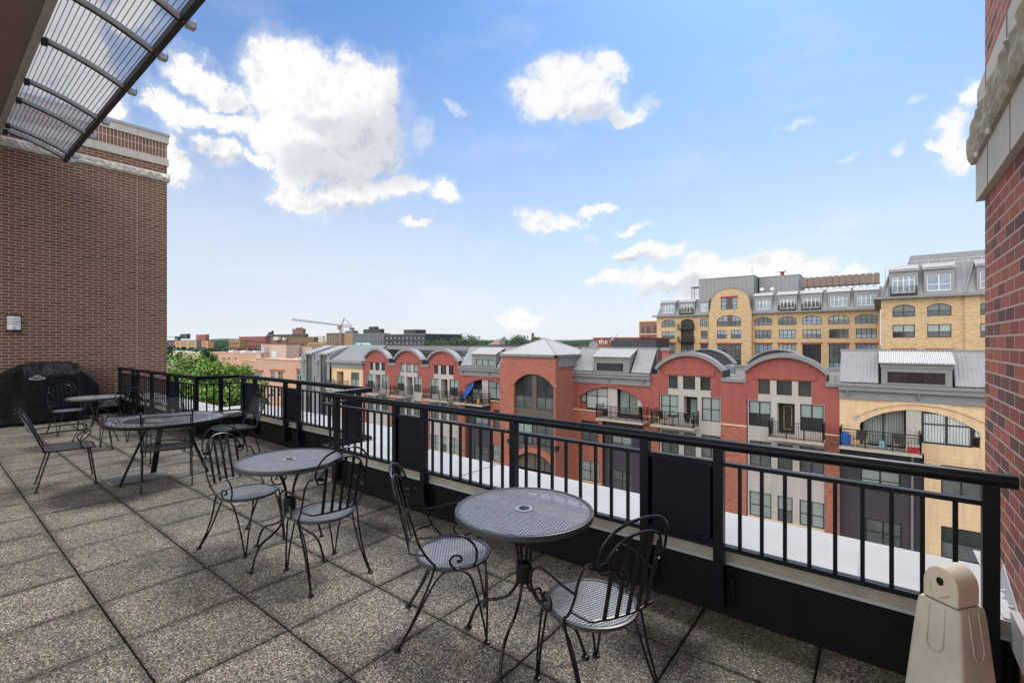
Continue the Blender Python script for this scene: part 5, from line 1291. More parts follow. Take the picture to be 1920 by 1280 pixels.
# ================================================================ golden brick building behind
def golden():
    YL, YR = 118.0, 90.0
    root = empty('brick_building', (-20, YL, GZ), 0, 'big golden brick loft building with grey mansard roof behind the red gables', 'building')
    def fix(o): o.location = (20, -YL, -GZ); return o
    def B(m, n, mat, s=False, par=None): return fix(m.build(n, mat, root, s))
    tan, roof, lint, corn, dorm = MB(), MB(), MB(), MB(), MB()
    def P2(px, py, y): return P(px, py, y)
    def ztl(row):  # sill and head heights, shared by both wings
        return {'arch': (5.35, 7.15), 'mid': (2.5, 4.3), 'low': (-1.6, 1.0)}[row]
    # left wing: window columns by their edges
    c6 = lambda a: 1180 + a * .1875; c7 = lambda a: 1500 + a * .1875
    X = lambda px, y=YL: P(px, 600, y)[0]
    xl, xe = -45.2, .0
    cols = [(c6(322), c6(463), 'w'), (c6(515), c6(645), 'b'), (c6(707), c6(790), 'w'), (c6(1250), c6(1428), 'w'), (c6(1487), c6(1673), 'w'), (c7(18), c7(217), 'w'), (c7(282), c7(495), 'w'), (c7(550), c7(777), 'w')]
    holes = []; specs = []
    for i, (a, b, k) in enumerate(cols):
        a, b = X(a), X(b)
        if k == 'w':
            holes += [(a, b, 5.35, 7.25, .55), (a + .15, b - .15, 2.45, 4.35), (a + .1, b - .1, -6.0, 1.2)]
            specs += [(a, b, 5.35, 7.25, .55, i), (a + .15, b - .15, 2.45, 4.35, 0, i + 1), (a + .1, b - .1, -6.0, 1.2, 0, i + 2)]
            lint.box(a - .15, b + .15, YL - .12, YL + .02, 1.21, 1.55)
        else:
            holes += [(a, b, -6.0, 7.3, .6, 1.6)]
    wall(tan, xl, X(c6(800)), GZ, 8.05, YL, [h for h in holes if h[0] < X(c6(800))], .3)
    wall(tan, X(c6(1225)), xe, GZ, 8.05, YL, [h for h in holes if h[0] > X(c6(1225))], .3)
    for (a, b, z0, z1, ri, i) in specs:
        fix(window(root, a, b, z0, z1, YL + .18, 4, 2 if z1 > 2 else 4, rise=ri, low=['midglass', 'glass', 'skyglass'][i % 3], up=['midglass', 'skyglass', 'blind', 'glass'][i % 4], w=.10, split=.45))
    # balcony column
    a, b = X(c6(515)), X(c6(645)); m = MB().poly([(a, YL + 1.55, -6), (b, YL + 1.55, -6), (b, YL + 1.55, 7.4), (a, YL + 1.55, 7.4)]); B(m, 'balcony_recess', M['frame'])
    for z in (5.35, 2.3): fix(window(root, a + .15, b - .15, z - .2, z + 1.9, YL + 1.42, 3, 2, low='midglass', up='skyglass', w=.1))
    for z in (5.1, 2.0): fix(balcony(root, a - .5, b + .2, z, YL + .1, 1.2, 1.1, .35, 'black_iron'))
    fix(window(root, a + .1, b - .1, -1.4, 1.0, YL + .2, 4, 2, low='skyglass', up='midglass', w=.1))
    # central rounded gable bay
    yb = YL - 1.2; gx0, gx1 = X(c6(797), yb), X(c6(1222), yb)
    ctr = []
    ctr = [(c6(875), c6(1118), 5.3, 7.9, 1.0, 4), (c6(877), c6(975), 2.45, 4.4, 0, 3), (c6(1015), c6(1118), 2.45, 4.4, 0, 3), (c6(915), c6(1078), 9.2, 12.0, 0, 3)]
    hs = [(X(a, yb), X(b, yb), z0, z1, ri) for a, b, z0, z1, ri, n in ctr] + [(X(c6(880), yb), X(c6(1118), yb), -9, 1.1, 0)]
    zg = 8.6; wall(tan, gx0, gx1, GZ, zg, yb, [h for h in hs if h[3] < zg], .3)
    # shaped gable above: ogee sides then round head
    hx0, hx1, hz0, hz1 = hs[3][:4]; cx = (gx0 + gx1) / 2
    L_ = [(gx0, zg), (gx0 + .25, 9.6), (gx0 + .45, 11), (gx0 + .75, 12.2), (gx0 + 1.5, 13.1), (gx0 + 2.6, 13.75), (gx0 + 3.6, 14.0), (cx, 14.1)]
    Lr = [(2 * cx - x, z) for x, z in L_[::-1]][1:]
    outl = L_ + Lr
    def zat(x):
        for p, q in zip(outl[:-1], outl[1:]):
            if p[0] <= x <= q[0] and q[0] > p[0]: return p[1] + (q[1] - p[1]) * (x - p[0]) / (q[0] - p[0])
        return zg
    xs = sorted({p[0] for p in outl} | {hx0, hx1})
    for a_, b_ in zip(xs[:-1], xs[1:]):
        za, zb = zat(a_ + 1e-5), zat(b_ - 1e-5)
        if hx0 - 1e-6 <= a_ and b_ <= hx1 + 1e-6:
            tan.poly([(a_, yb, zg), (b_, yb, zg), (b_, yb, hz0), (a_, yb, hz0)]).poly([(a_, yb, hz1), (b_, yb, hz1), (b_, yb, zb), (a_, yb, za)])
        else: tan.poly([(a_, yb, zg), (b_, yb, zg), (b_, yb, zb), (a_, yb, za)])
    for p, q in zip(outl[:-1], outl[1:]): corn.prism([(p[0], yb - .12, p[1]), (q[0], yb - .12, q[1]), (q[0], yb - .12, q[1] + .16), (p[0], yb - .12, p[1] + .16)], (0, 1.2, 0))
    for x in (gx0, gx1): tan.poly([(x, yb, GZ), (x, YL + .3, GZ), (x, YL + .3, zg), (x, yb, zg)])
    for j, (a, b, z0, z1, ri, n) in enumerate(ctr): fix(window(root, X(a, yb), X(b, yb), z0, z1, yb + .15, n, 3 if j in (0, 3) else 2, rise=ri, low='glass' if j != 3 else 'skyglass', up='skyglass', w=.11))
    fix(window(root, hs[4][0], hs[4][1], -6, 1.1, yb + .15, 4, 5, low='glass', up='midglass', w=.12)); tau = MB().box(cx - .5, cx + .5, yb + .02, yb + .12, -9, 1.1).box(cx - .55, cx + .55, yb + .02, yb + .12, 9.2, 12.0).box(cx - .5, cx + .5, yb + .03, yb + .13, 5.3, 7.8); B(tau, 'taupe_panel', M['taupe'])
    lint.box(hs[4][0] - .2, hs[4][1] + .2, yb - .12, yb + .02, 1.1, 1.5).box(hs[3][0] - .1, hs[3][1] + .1, yb - .12, yb + .02, 12.0, 12.3)
    # eave, mansard and dormers of the left wing
    for x0, x1 in ((xl - .9, gx0), (gx1, xe)):
        corn.box(x0, x1, YL - .9, YL + .3, 8.05, 8.42)
    def mans(x0, x1, y, z0, z1, hip=True):
        roof.prism([(x0, y - .2, z0), (x1, y - .2, z0), (x1, y + 1.4, z1), (x0 + (1.6 if hip else 0), y + 1.4, z1)], (0, .3, 0))
        x = x0 + .6
        while x < x1 - .3: roof.bar((x, y - .22, z0), (x, y + 1.38, z1), .05, .08); x += .75
        roof.box(x0 + (1.6 if hip else 0), x1, y + 1.3, y + 22, z1 - .3, z1 + .02)
    roof.box(gx0 - 1.0, gx1 + 2.5, YL + 1.5, YL + 3.4, 8.4, 12.1)
    mans(xl, gx0 + .2, YL, 8.42, 12.2); mans(gx1, xe + .4, YL, 8.42, 12.75, False)
    def dormer(a, b, y, z0, z1, wz0, wz1, door=False, bl=False):
        f_ = y - .12; wa, wb = a + (b - a) * .12, b - (b - a) * .12
        wall(dorm, a, b, z0, z1 - .45, f_, [(wa, wb, wz0, wz1)], .25)
        for x in (a, b): dorm.prism([(x, f_, z0), (x, f_, z1 - .45), (x, y + 1.6, z1), (x, y + 1.6, z0)], (.02, 0, 0))
        cap.prism([(a - .12, f_ - .25, z1 - .62), (b + .12, f_ - .25, z1 - .62), (b + .12, y + 1.0, z1 + .1), (a - .12, y + 1.0, z1 + .1)], (0, .05, .08))
        fix(window(root, wa, wb, wz0, wz1, f_ + .1, 4, 2, low='skyglass' if not door else 'glass', up='skyglass', fr='white_frame', w=.12, split=.68))
        if bl: fix(balcony(root, a + .2, b - .2, wz0 - .25, f_, .9, 1.05, .12, 'black_iron'))
    cap = MB()
    dl = [(c6(315), c6(465), 0), (c6(500), c6(655), 1), (c6(700), c6(795), 0), (c6(1248), c6(1430), 0), (c6(1485), c6(1678), 1), (c7(8), c7(222), 1), (c7(275), c7(500), 0), (c7(540), c7(785), 0)]
    for i, (a, b, k) in enumerate(dl): dormer(X(a), X(b), YL, 8.42, 12.05 if i < 3 else 12.6, 8.95, 11.15, k, k)
    # penthouse blocks
    pent = MB()
    def block(a, b, zt, y0, dep):
        x0, x1 = P(a, 560, y0)[0], P(b, 560, y0)[0]; pent.box(x0, x1, y0, y0 + dep, 11.5, zt)
        x = x0
        while x < x1: pent.box(x, x + .06, y0 - .06, y0, 11.5, zt); x += .9
        pent.box(x0 - .1, x1 + .1, y0 - .1, y0 + dep, zt, zt + .15)
        return x0, x1
    block(c6(697), c6(1245), 17.2, YL + 3.5, 12); block(c6(1300), c6(1700), 17.15, YL + 8, 10)
    # right wing
    rx0 = P(1652, 560, YR)[0]; rx1 = 16.0
    XR_ = lambda px: P(px, 600, YR)[0]
    wc = [(c7(925), c7(1150)), (c7(1272), c7(1515))]; hs = []
    for a, b in wc + [(c7(1802), c7(2020))]:
        a, b = XR_(a), XR_(b); hs += [(a, b, 5.35, 7.15, .45), (a, b, 2.3, 4.2), (a, b, -8, .3)]
    ys = YR
    wall(tan, rx0, rx1, GZ, 8.05, ys, hs, .3)
    for h in hs:
        fix(window(root, h[0], h[1], h[2], h[3], ys + .16, 2, 2 if h[3] > 2 else 4, rise=h[4] if len(h) > 4 else 0, low='glass', up='blind' if h[2] == 2.3 else 'midglass', w=.09, split=.45))
        if h[3] < 2: lint.box(h[0] - .2, h[1] + .2, ys - .12, ys + .02, .31, .75)
    tan.poly([(rx0, ys, GZ), (rx0, ys, 8.05), (rx0, YL, 8.05), (rx0, YL, GZ)])
    m = MB().box(XR_(c7(1640)), XR_(c7(1650)), ys - .25, ys, GZ, 8.0); tan.box(XR_(c7(1645)), rx1, ys - .25, ys - .001, GZ, 2.2).box(XR_(c7(1645)), XR_(c7(1800)), ys - .25, ys - .001, 2.2, 8.04)
    corn.box(rx0 - .9, rx1, ys - .9, ys + .3, 8.05, 8.42).box(rx0 - .9, rx0, ys + .3, YL, 8.05, 8.42)
    roof.prism([(rx0 - .2, ys - .2, 8.42), (rx1, ys - .2, 8.42), (rx1, ys + 1.8, 12.9), (rx0 + 1.2, ys + 1.8, 12.9)], (0, .3, 0)); roof.prism([(rx0 - .2, ys - .2, 8.42), (rx0 + 1.2, ys + 1.8, 12.9), (rx0 + 1.2, YL, 12.9), (rx0 - .2, YL, 8.42)], (.3, 0, 0))
    roof.box(rx0 + 1.2, rx1, ys + 1.8, YL + 10, 12.6, 12.92)
    x = rx0 + .5
    while x < rx1: roof.bar((x, ys - .22, 8.42), (x, ys + 1.78, 12.9), .05, .08); x += .6
    for a, b, k in ((c7(890), c7(1180), 1), (c7(1235), c7(1545), 0), (c7(1762), c7(2060), 0)):
        a, b = XR_(a), XR_(b); f_ = ys - .12; wa, wb = a + .35, b - .35
        wall(dorm, a, b, 8.42, 12.4, f_, [(wa, wb, 8.95, 11.3)], .25)
        for x in (a, b): dorm.prism([(x, f_, 8.42), (x, f_, 12.4), (x, ys + 2.2, 12.8), (x, ys + 2.2, 8.42)], (.02, 0, 0))
        cap.prism([(a - .1, f_ - .3, 12.0), (b + .1, f_ - .3, 12.0), (b + .1, ys + 1.2, 12.95), (a - .1, ys + 1.2, 12.95)], (0, .05, .08))
        fix(window(root, wa, wb, 8.95, 11.3, f_ + .1, 2 if not k else 4, 2, low='skyglass', up='skyglass', fr='white_frame', w=.12, split=.4 if not k else .75))
        if k: fix(balcony(root, a + .1, b - .1, 8.7, f_, 1.0, 1.05, .15, 'black_iron'))
    B(MB().bar((rx0 + .1, ys - .35, 8.5), (rx0 + 1.3, ys + 1.6, 12.9), .12, .2), 'roof_strut', M['roof_metal']); B(MB().bar((XR_(c7(1650)), ys - .35, 8.5), (XR_(c7(1650)) + 1.1, ys + 1.6, 13.0), .12, .2), 'roof_strut', M['roof_metal'])
    pent.box(P(c7(1105), 500, 97)[0], rx1, 97, 108, 12.9, 15.2)
    m = MB(); y0 = ys + 2.4; x0 = P(c7(920), 500, y0)[0]
    for z in (13.2, 13.7): m.tube([(x0, y0, z), (rx1, y0, z)], .03, 6)
    x = x0
    while x < rx1: m.tube([(x, y0, 12.9), (x, y0, 13.7)], .03, 6); x += 1.4
    B(m, 'roof_guardrail', M['galv'])
    for mb_, nm, k in ((tan, 'brick_facade', 'tan_brick'), (roof, 'mansard_roof', 'roof_metal2'), (lint, 'red_lintel', 'lintel'), (corn, 'eave_cornice', 'grey_trim'), (dorm, 'dormer', 'roof_metal2'), (cap, 'dormer_roof', 'cap_metal'), (pent, 'penthouse', 'roof_metal2')):
        for q in pieces(mb_): B(q, nm, M[k])
    B(MB().box(xl + .3, xe, YL + .5, YL + 22, GZ, 8.0).box(rx0 + .3, rx1, ys + .5, YL, GZ, 8.0), 'building_core', M['frame'])
    # rooftop cooling units
    y0 = YL + 7
    xa, xb_ = P(1503, 530, y0)[0], P(1650, 530, y0)[0]; n = 12; w_ = (xb_ - xa) / n
    fan = plain('brown_cooler_casing', (.20, .145, .115), .7)
    unit = None
    for i in range(n):
        if unit is None:
            unit = empty('cooling_unit', (0, y0, 14.2), 0, 'x', 'cooling unit', 'row of rooftop cooling units')
            MB().box(-w_ * .47, w_ * .47, 0, 3, -.1, 1.9).lathe([(w_ * .42, 1.9), (w_ * .38, 2.15), (w_ * .3, 2.2)], 16, (0, 1.5)).build('casing', fan, unit)
            MB().bar((-w_ * .4, 0, -1.6), (-w_ * .4, 0, -.1), .12, .12, up=(0, 1, 0)).bar((w_ * .4, 0, -1.6), (-w_ * .4, 0, -.1), .08, .08, up=(0, 1, 0)).box(-w_ * .5, w_ * .5, -.05, .1, -.35, -.2).build('support_frame', M['dark_steel'], unit)
            o = unit
        else: o = copy_tree(unit)
        o.location.x = xa + (i + .5) * w_; o['label'] = ['leftmost', 'second', 'third', 'fourth', 'fifth', 'sixth', 'seventh', 'eighth', 'ninth', 'tenth', 'eleventh', 'rightmost'][i] + ' brown cooling unit from the left in the rooftop row'
    def dish(x, y, z, s, lab):
        r = empty('satellite_dish', (x, y, z), 0, lab, 'satellite dish'); MB().tube([(0, .3, 0), (0, .1, .9 * s)], .05, 6).build('mast', M['galv'], r)
        m = MB().lathe([(0, 0), (.35 * s, .04), (.6 * s, .16), (.57 * s, .17), (.33 * s, .08), (0, .04)], 18); m.xf(Matrix.Translation((0, 0, s)) @ Matrix.Rotation(R(62), 4, 'X')); m.build('reflector', M['white_plastic'], r, True)
    x, z = P(c6(1327), 547, YL + 2)[0], 12.9; dish(x, YL + 2, z, .75, 'white satellite dish on the golden building, left of the pair above the dormers')
    dish(P(c6(1430), 547, YL + 2)[0], YL + 2, z, .7, 'white satellite dish on the golden building, right of the pair above the dormers')
    dish(P(c6(1470), 520, YL + 9)[0], YL + 9, 17.3, .7, 'satellite dish next to the red capped vent on the penthouse')
    r = empty('roof_exhaust', (P(c6(1530), 520, YL + 9)[0], YL + 9, 17.3), 0, 'exhaust stack with flat cap and red base on the penthouse roof', 'roof vent')
    MB().tube([(0, 0, 0), (0, 0, .9)], .4, 12).build('stack', M['lintel'], r); MB().lathe([(.8, .9), (.9, 1.15), (.5, 1.4), (0, 1.4)], 14).build('cap', M['galv'], r)
    r = empty('antenna', (P(c6(1228), 510, YL + 5)[0], YL + 5, 17.35), 0, 'thin antenna mast on the corner of the grey penthouse', 'antenna'); MB().tube([(0, 0, 0), (0, 0, 3.9)], .05, 6).bar((-.6, 0, 3.0), (.6, 0, 3.0), .06, .06).bar((-.4, 0, 2.2), (.4, 0, 2.2), .06, .06).box(-.25, .25, -.1, .1, 1.0, 1.7).build('mast', M['galv'], r)
    r = empty('pergola', (P(c6(622), 550, YL + 6)[0], YL + 6, 12.2), 0, 'small black pergola on the left roof terrace of the golden building', 'pergola'); w_ = 3.4; m = MB()
    for x in (0, w_): m.box(x, x + .12, 0, .12, 0, 3.4).box(x, x + .12, 2, 2.12, 0, 3.4)
    m.box(-.2, w_ + .3, -.1, .1, 3.4, 3.6).box(-.2, w_ + .3, 2, 2.2, 3.4, 3.6); m.build('frame', M['black_iron'], r)
golden()

# ================================================================ foliage
def foliage_mats():
    out = []
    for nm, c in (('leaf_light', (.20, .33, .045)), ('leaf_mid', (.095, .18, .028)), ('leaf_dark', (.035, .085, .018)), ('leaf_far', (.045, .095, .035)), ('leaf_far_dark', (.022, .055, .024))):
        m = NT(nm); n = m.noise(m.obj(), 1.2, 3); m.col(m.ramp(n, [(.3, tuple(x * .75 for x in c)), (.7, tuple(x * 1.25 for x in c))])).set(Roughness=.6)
        try: m.b.inputs['Transmission Weight'].default_value = 0
        except Exception: pass
        out.append(m.mat)
    return out
LM = foliage_mats(); bark = plain('bark', (.10, .075, .055), .9, var=.3)
def tree(name, x, y, base, zc, rx, rz_, n, leaf, lab, mats, grp=None, seed=1, lobes=14, cat='tree'):
    rnd = random.Random(seed); r = empty(name, (x, y, base), 0, lab, cat, grp); H = zc - base
    m = MB(); top = Vector((0, 0, H)); m.tube([(0, 0, 0), (rx * .03, 0, H * .5), (0, 0, H)], [rx * .09 + .05, rx * .07 + .03, rx * .03], 7)
    L_ = []
    for k in range(lobes):
        a = rnd.uniform(0, 2 * PI); q = rx * rnd.uniform(.2, .72); z = H + rz_ * rnd.uniform(-.62, .62); s = rnd.uniform(.28, .5) * rx; f = math.sqrt(max(.1, 1 - ((z - H) / rz_) ** 2))
        c = Vector((q * f * math.cos(a), q * f * math.sin(a), z)); L_.append((c, s)); m.tube([(0, 0, H * .45 + .2 * (z - H)), (c + Vector((0, 0, z * .3))) / 1.6, c], [rx * .03, rx * .02, .02], 5)
    m.build('trunk', bark, r, True)
    c_ = MB(); L_.append((Vector((0, 0, H)), rx * .5))
    for i in range(n):
        c, s = L_[rnd.randrange(len(L_))]; d = Vector((rnd.gauss(0, 1), rnd.gauss(0, 1), rnd.gauss(0, .8))); d.normalize(); d *= s * (rnd.random() ** .4) * rnd.choice((1, 1, 1.12)); p = c + d
        u = Vector((rnd.gauss(0, 1), rnd.gauss(0, 1), rnd.gauss(0, .6))).normalized() * leaf * rnd.uniform(.6, 1.3); v = u.orthogonal().normalized() * leaf * rnd.uniform(.3, .7)
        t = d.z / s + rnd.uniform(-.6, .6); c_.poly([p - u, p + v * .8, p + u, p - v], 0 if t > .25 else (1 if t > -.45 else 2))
    c_.build('crown', mats, r)
    return r
near = [LM[0], LM[1], LM[2]]; far = [LM[3], LM[3], LM[4]]
def at(px, Y, pytop):                    # ground position from a column and camera depth; returns x, y, z of that row
    X = (px - 960) / FPX * Y; return X * SN - Y * CS, X * CS + Y * SN, HC - (pytop - HY) * Y / FPX
for i, (px, Y, pt, rx, rz_, lab) in enumerate([(352, 44, 659, 3.0, 3.6, 'tall bright green street tree nearest the brown brick wall'), (402, 40, 678, 2.3, 3.0, 'bright green street tree just behind the railing corner'),
        (440, 42, 678, 2.2, 3.2, 'green street tree in front of the peach brick building, middle'), (470, 46, 682, 1.9, 3.0, 'green street tree at the right of the group, before brick windows'), (325, 40, 688, 2.2, 3.0, 'low green street tree beside the edge of the brown wall')]):
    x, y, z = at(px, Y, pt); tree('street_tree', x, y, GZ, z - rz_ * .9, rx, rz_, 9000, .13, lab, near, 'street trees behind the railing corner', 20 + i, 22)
# extra depth of foliage below: the same street, lower crowns
for i, (px, Y) in enumerate([(338, 36), (368, 37), (396, 35), (425, 37), (452, 38)]):
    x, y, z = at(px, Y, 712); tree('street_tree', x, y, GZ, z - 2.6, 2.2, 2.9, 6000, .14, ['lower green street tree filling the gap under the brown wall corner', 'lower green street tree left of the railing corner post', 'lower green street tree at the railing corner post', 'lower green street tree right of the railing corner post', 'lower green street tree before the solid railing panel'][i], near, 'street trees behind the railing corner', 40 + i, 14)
# ================================================================ city behind
def boxbld(px0, px1, pytop, y, dep, mat, lab, name='city_building', wins=None, roofpx=None, base=GZ, cap=None, frame='frame', glassm='glass', extras=(), group=None):
    """box building with its front on y; wins = list of (px0,px1,pytop,pybot) openings"""
    dep = min(dep, 5) if px0 < 700 else dep
    x0, x1 = XP(px0, y), XP(px1, y); zc = P((px0 + px1) / 2, pytop, y)[1]
    r = empty(name, (x0, y, base), 0, lab, 'building', group)
    sh = lambda o: (setattr(o, 'location', (-x0, -y, -base)), o)[1]
    hs = []
    for w in (wins or []):
        a, z1 = P(w[0], w[2], y); b, z0 = P(w[1], w[3], y); z1 = P((w[0] + w[1]) / 2, w[2], y)[1]; z0 = P((w[0] + w[1]) / 2, w[3], y)[1]; hs.append((a, b, z0, z1))
    m = MB(); wall(m, x0, x1, base, zc, y, hs, .35)
    m.poly([(x1, y, base), (x1, y + dep, base), (x1, y + dep, zc), (x1, y, zc)]).poly([(x0, y, base), (x0, y, zc), (x0, y + dep, zc), (x0, y + dep, base)]).poly([(x0, y, zc), (x1, y, zc), (x1, y + dep, zc), (x0, y + dep, zc)]).poly([(x0, y + dep, base), (x0, y + dep, zc), (x1, y + dep, zc), (x1, y + dep, base)])
    sh(m.build('wall', mat, r))
    s = abs(x1 - x0); k = .012 * y ** .8
    m = MB().box(x0 - .15, x1 + .15, y - .2, y + .3, zc - k * .4, zc + .12).box(x1 - .15, x1 + .2, y + .3, y + dep, zc - k * .4, zc + .12).box(x0 - .2, x0 + .15, y + .3, y + dep, zc - k * .4, zc + .12); sh(m.build('parapet_cap', cap or M['grey_trim'], r))
    for i, h in enumerate(hs): sh(window(r, h[0], h[1], h[2], h[3], y + .15, 2 if (h[1] - h[0]) < 3.5 else 4, 2, low=glassm, up=glassm if i % 3 else 'midglass', fr=frame, w=.05 + .0006 * y))
    for e in extras:
        a, b, pt, pb, dy, mt, nm = e; ya = y + dy; xa, xb_ = XP(a, ya), XP(b, ya); zt = P((a + b) / 2, pt, ya)[1]; zb = P((a + b) / 2, pb, ya)[1]
        sh(MB().box(xa, xb_, ya, ya + min(abs(xb_ - xa) * .7 + .5, 3.0 if px0 < 700 else 99), zb, zt).build(nm, mt, r))
    return r
C1 = lambda a: 300 + a / 6; C1y = lambda b: 580 + b / 6
def grid(x0, x1, n, gap, rows):
    w = (x1 - x0) / n; return [(x0 + i * w + w * gap, x0 + (i + 1) * w - w * gap, a, b) for i in range(n) for a, b in rows]
pale = M['limestone']; peach = M['peach_brick']
pst = stucco('pink_stucco', (.58, .42, .35), .06)
# peach brick neighbours (middle distance)
boxbld(C1(1075), 603, 674.5, 62, 14, peach, 'peach brick building with red lintelled windows, right behind the street trees', wins=[(507, 515, 696, 712), (521, 530, 696, 712), (556, 565, 694, 713), (480, 491, 697, 712), (507, 515, 728, 744), (521, 530, 728, 744)], cap=M['peach_brick'], frame='white_frame',
       extras=[(504, 533, 692.8, 695.5, -.15, M['lintel'], 'lintel'), (554, 568, 690.5, 693.5, -.15, M['lintel'], 'lintel'), (478, 493, 693.5, 696.5, -.15, M['lintel'], 'lintel'), (562, 568, 669.5, 675, 3, M['galv'], 'roof_unit'), (552, 558, 671, 675, 5, M['galv'], 'roof_unit'), (588, 596, 668, 675, 4, M['galv'], 'roof_unit')])
boxbld(455, C1(1075), 676, 66, 18, peach, 'peach brick block with darker parapet behind the middle street tree', cap=M['peach_brick'])
boxbld(C1(1165), C1(1420), 644.5, 84, 16, pst, 'plain pink stucco block with a white service door and metal flue', cap=M['lintel'], extras=[(C1(1255), C1(1310), C1y(470), C1y(540), -.2, M['white_plastic'], 'service_door'), (C1(1140), C1(1150), 645, 675, -2, M['galv'], 'flue'), (C1(1155), C1(1163), 647, 675, -2, M['galv'], 'flue')])
boxbld(C1(1080), C1(1165), 661, 82, 12, pst, 'low pink stucco wing left of the block with the flue', cap=pst)
boxbld(C1(1420), 585, 651, 90, 20, pst, 'pale pink block with rooftop units right of the flue', cap=pale, extras=[(C1(1620), C1(1650), C1y(445), 652, 2, M['galv'], 'roof_unit'), (C1(1480), C1(1510), C1y(470), 652, 3, M['galv'], 'roof_unit'), (C1(1400), C1(1450), C1y(470), 652, 3, M['galv'], 'roof_unit')])
boxbld(C1(560), C1(1080), 661, 88, 20, peach, 'orange brick block with a row of small windows behind the tall street tree', wins=[(C1(590), C1(650), 668, 672), (C1(700), C1(735), 671, 673.5), (C1(760), C1(790), 671, 673.5), (C1(840), C1(862), 670.5, 673)], cap=pst, extras=[(C1(770), C1(820), C1y(460), 661, 3, M['galv'], 'roof_unit'), (C1(900), C1(960), C1y(462), 661, 3, M['galv'], 'roof_unit'), (C1(1040), C1(1075), C1y(462), 661, 3, M['galv'], 'roof_unit')])
boxbld(313, C1(560), 660, 96, 20, pst, 'pale pink block beside the brown wall with a small white window', wins=[(C1(88), C1(118), 677, 683.5)], cap=pale, frame='white_frame', extras=[(C1(170), C1(200), 657, 660.5, 3, M['galv'], 'roof_unit'), (C1(240), C1(300), 657.5, 660.5, 3, M['galv'], 'roof_unit')])
# farther row
orange = plain('orange_cladding', (.50, .27, .13), .8, var=.08); dk = plain('charcoal_cladding', (.042, .044, .052), .7, var=.12); gy = plain('blue_grey_cladding', (.12, .13, .145), .7, var=.1)
brn = plain('brown_industrial', (.19, .12, .075), .85, var=.2, scale=.3); tnb = plain('tan_block', (.36, .24, .13), .85, var=.12, scale=.3)
boxbld(313, C1(165), 637.5, 170, 30, dk, 'charcoal building with roof terrace touching the brown wall edge', wins=grid(C1(90), C1(160), 2, .2, [(642, 646), (650, 654)]), extras=[(C1(225), C1(305), C1y(275), C1y(330), 14, dk, 'stair_house'), (C1(80), C1(225), C1y(303), C1y(308), 12, dk, 'canopy'), (C1(165), C1(200), C1y(308), C1y(345), 14, gy, 'lift_house')])
boxbld(C1(165), C1(540), 637.8, 168, 30, orange, 'orange brick and black modern building with big square windows', wins=[(C1(190), C1(215), 641, 647), (C1(235), C1(300), 641, 647), (C1(325), C1(390), 641, 647), (C1(480), C1(520), 641, 647), (C1(190), C1(215), 650, 656), (C1(235), C1(300), 650, 656), (C1(325), C1(390), 650, 656), (C1(480), C1(520), 650, 656)], cap=dk, extras=[(C1(410), C1(455), 638, 658, -.6, dk, 'dark_bay'), (C1(405), C1(515), C1y(282), 638, 8, M['dark_brick'], 'brick_penthouse')])
boxbld(C1(775), C1(895), 637, 190, 30, tnb, 'tan old building adjoining the red brick warehouse', wins=grid(C1(780), C1(890), 5, .25, [(641, 646), (649, 654)]), frame='frame')
boxbld(C1(890), C1(1180), 631, 195, 40, M['dark_brick'], 'dull red brick warehouse with rows of narrow windows', wins=grid(C1(905), C1(1170), 14, .27, [(637, 643), (646.5, 652), (655, 659)]), cap=M['dark_brick'])
boxbld(C1(815), C1(885), 653, 150, 14, M['dark_brick'], 'small red roofed house below the tan building', cap=M['dark_brick'])
boxbld(C1(1180), C1(1730), 632, 260, 60, brn, 'brown industrial hall under rooftop silos', wins=grid(C1(1190), C1(1700), 8, .3, [(644, 647)]), cap=brn, extras=[(C1(1195), C1(1640), C1y(280), C1y(315), 4, dk, 'roof_plant'), (C1(1490), C1(1610), C1y(218), C1y(282), 10, brn, 'silo_house'), (C1(1530), C1(1580), C1y(205), C1y(220), 12, dk, 'silo_cap'), (C1(1215), C1(1245), C1y(255), C1y(282), 10, dk, 'vent_stack'), (C1(1253), C1(1262), C1y(238), C1y(282), 10, dk, 'vent_pipe'), (C1(1275), C1(1330), C1y(308), C1y(345), -4, pale, 'white_tank'), (C1(1375), C1(1400), C1y(315), C1y(345), -4, pale, 'white_tank')])
boxbld(C1(1775), C1(1830), C1y(302), 420, 30, pale, 'distant pale tower block left of the tan brown building', wins=grid(C1(1780), C1(1825), 3, .25, [(634, 636), (638, 640)]))
boxbld(C1(1660), C1(1875), C1y(370), 200, 30, tnb, 'low tan building in front of the brown industrial hall', wins=grid(C1(1670), C1(1870), 9, .25, [(646, 652)]), cap=tnb)
C2 = lambda a: 560 + a * .2343; C2y = lambda b: 600 + b * .2343
boxbld(C2(222), C2(340), C2y(105), 190, 30, brn, 'dark brown brick building with five bays of windows', wins=grid(C2(232), C2(335), 5, .2, [(C2y(125), C2y(145)), (C2y(155), C2y(172))]), cap=dk, glassm='blind')
boxbld(C2(340), C2(432), C2y(105), 192, 30, tnb, 'plain tan brick building with blank wall right of the dark brown one', cap=tnb, extras=[(C2(372), C2(448), C2y(85), C2y(106), 6, gy, 'lift_house')])
boxbld(C2(432), C2(682), C2y(108), 185, 30, gy, 'blue grey modern apartment building with small windows', wins=grid(C2(440), C2(678), 11, .28, [(C2y(130), C2y(158)), (C2y(172), C2y(196))]), glassm='skyglass', extras=[(C2(517), C2(655), C2y(72), C2y(108), 6, dk, 'penthouse'), (C2(560), C2(610), C2y(52), C2y(73), 8, dk, 'penthouse')])
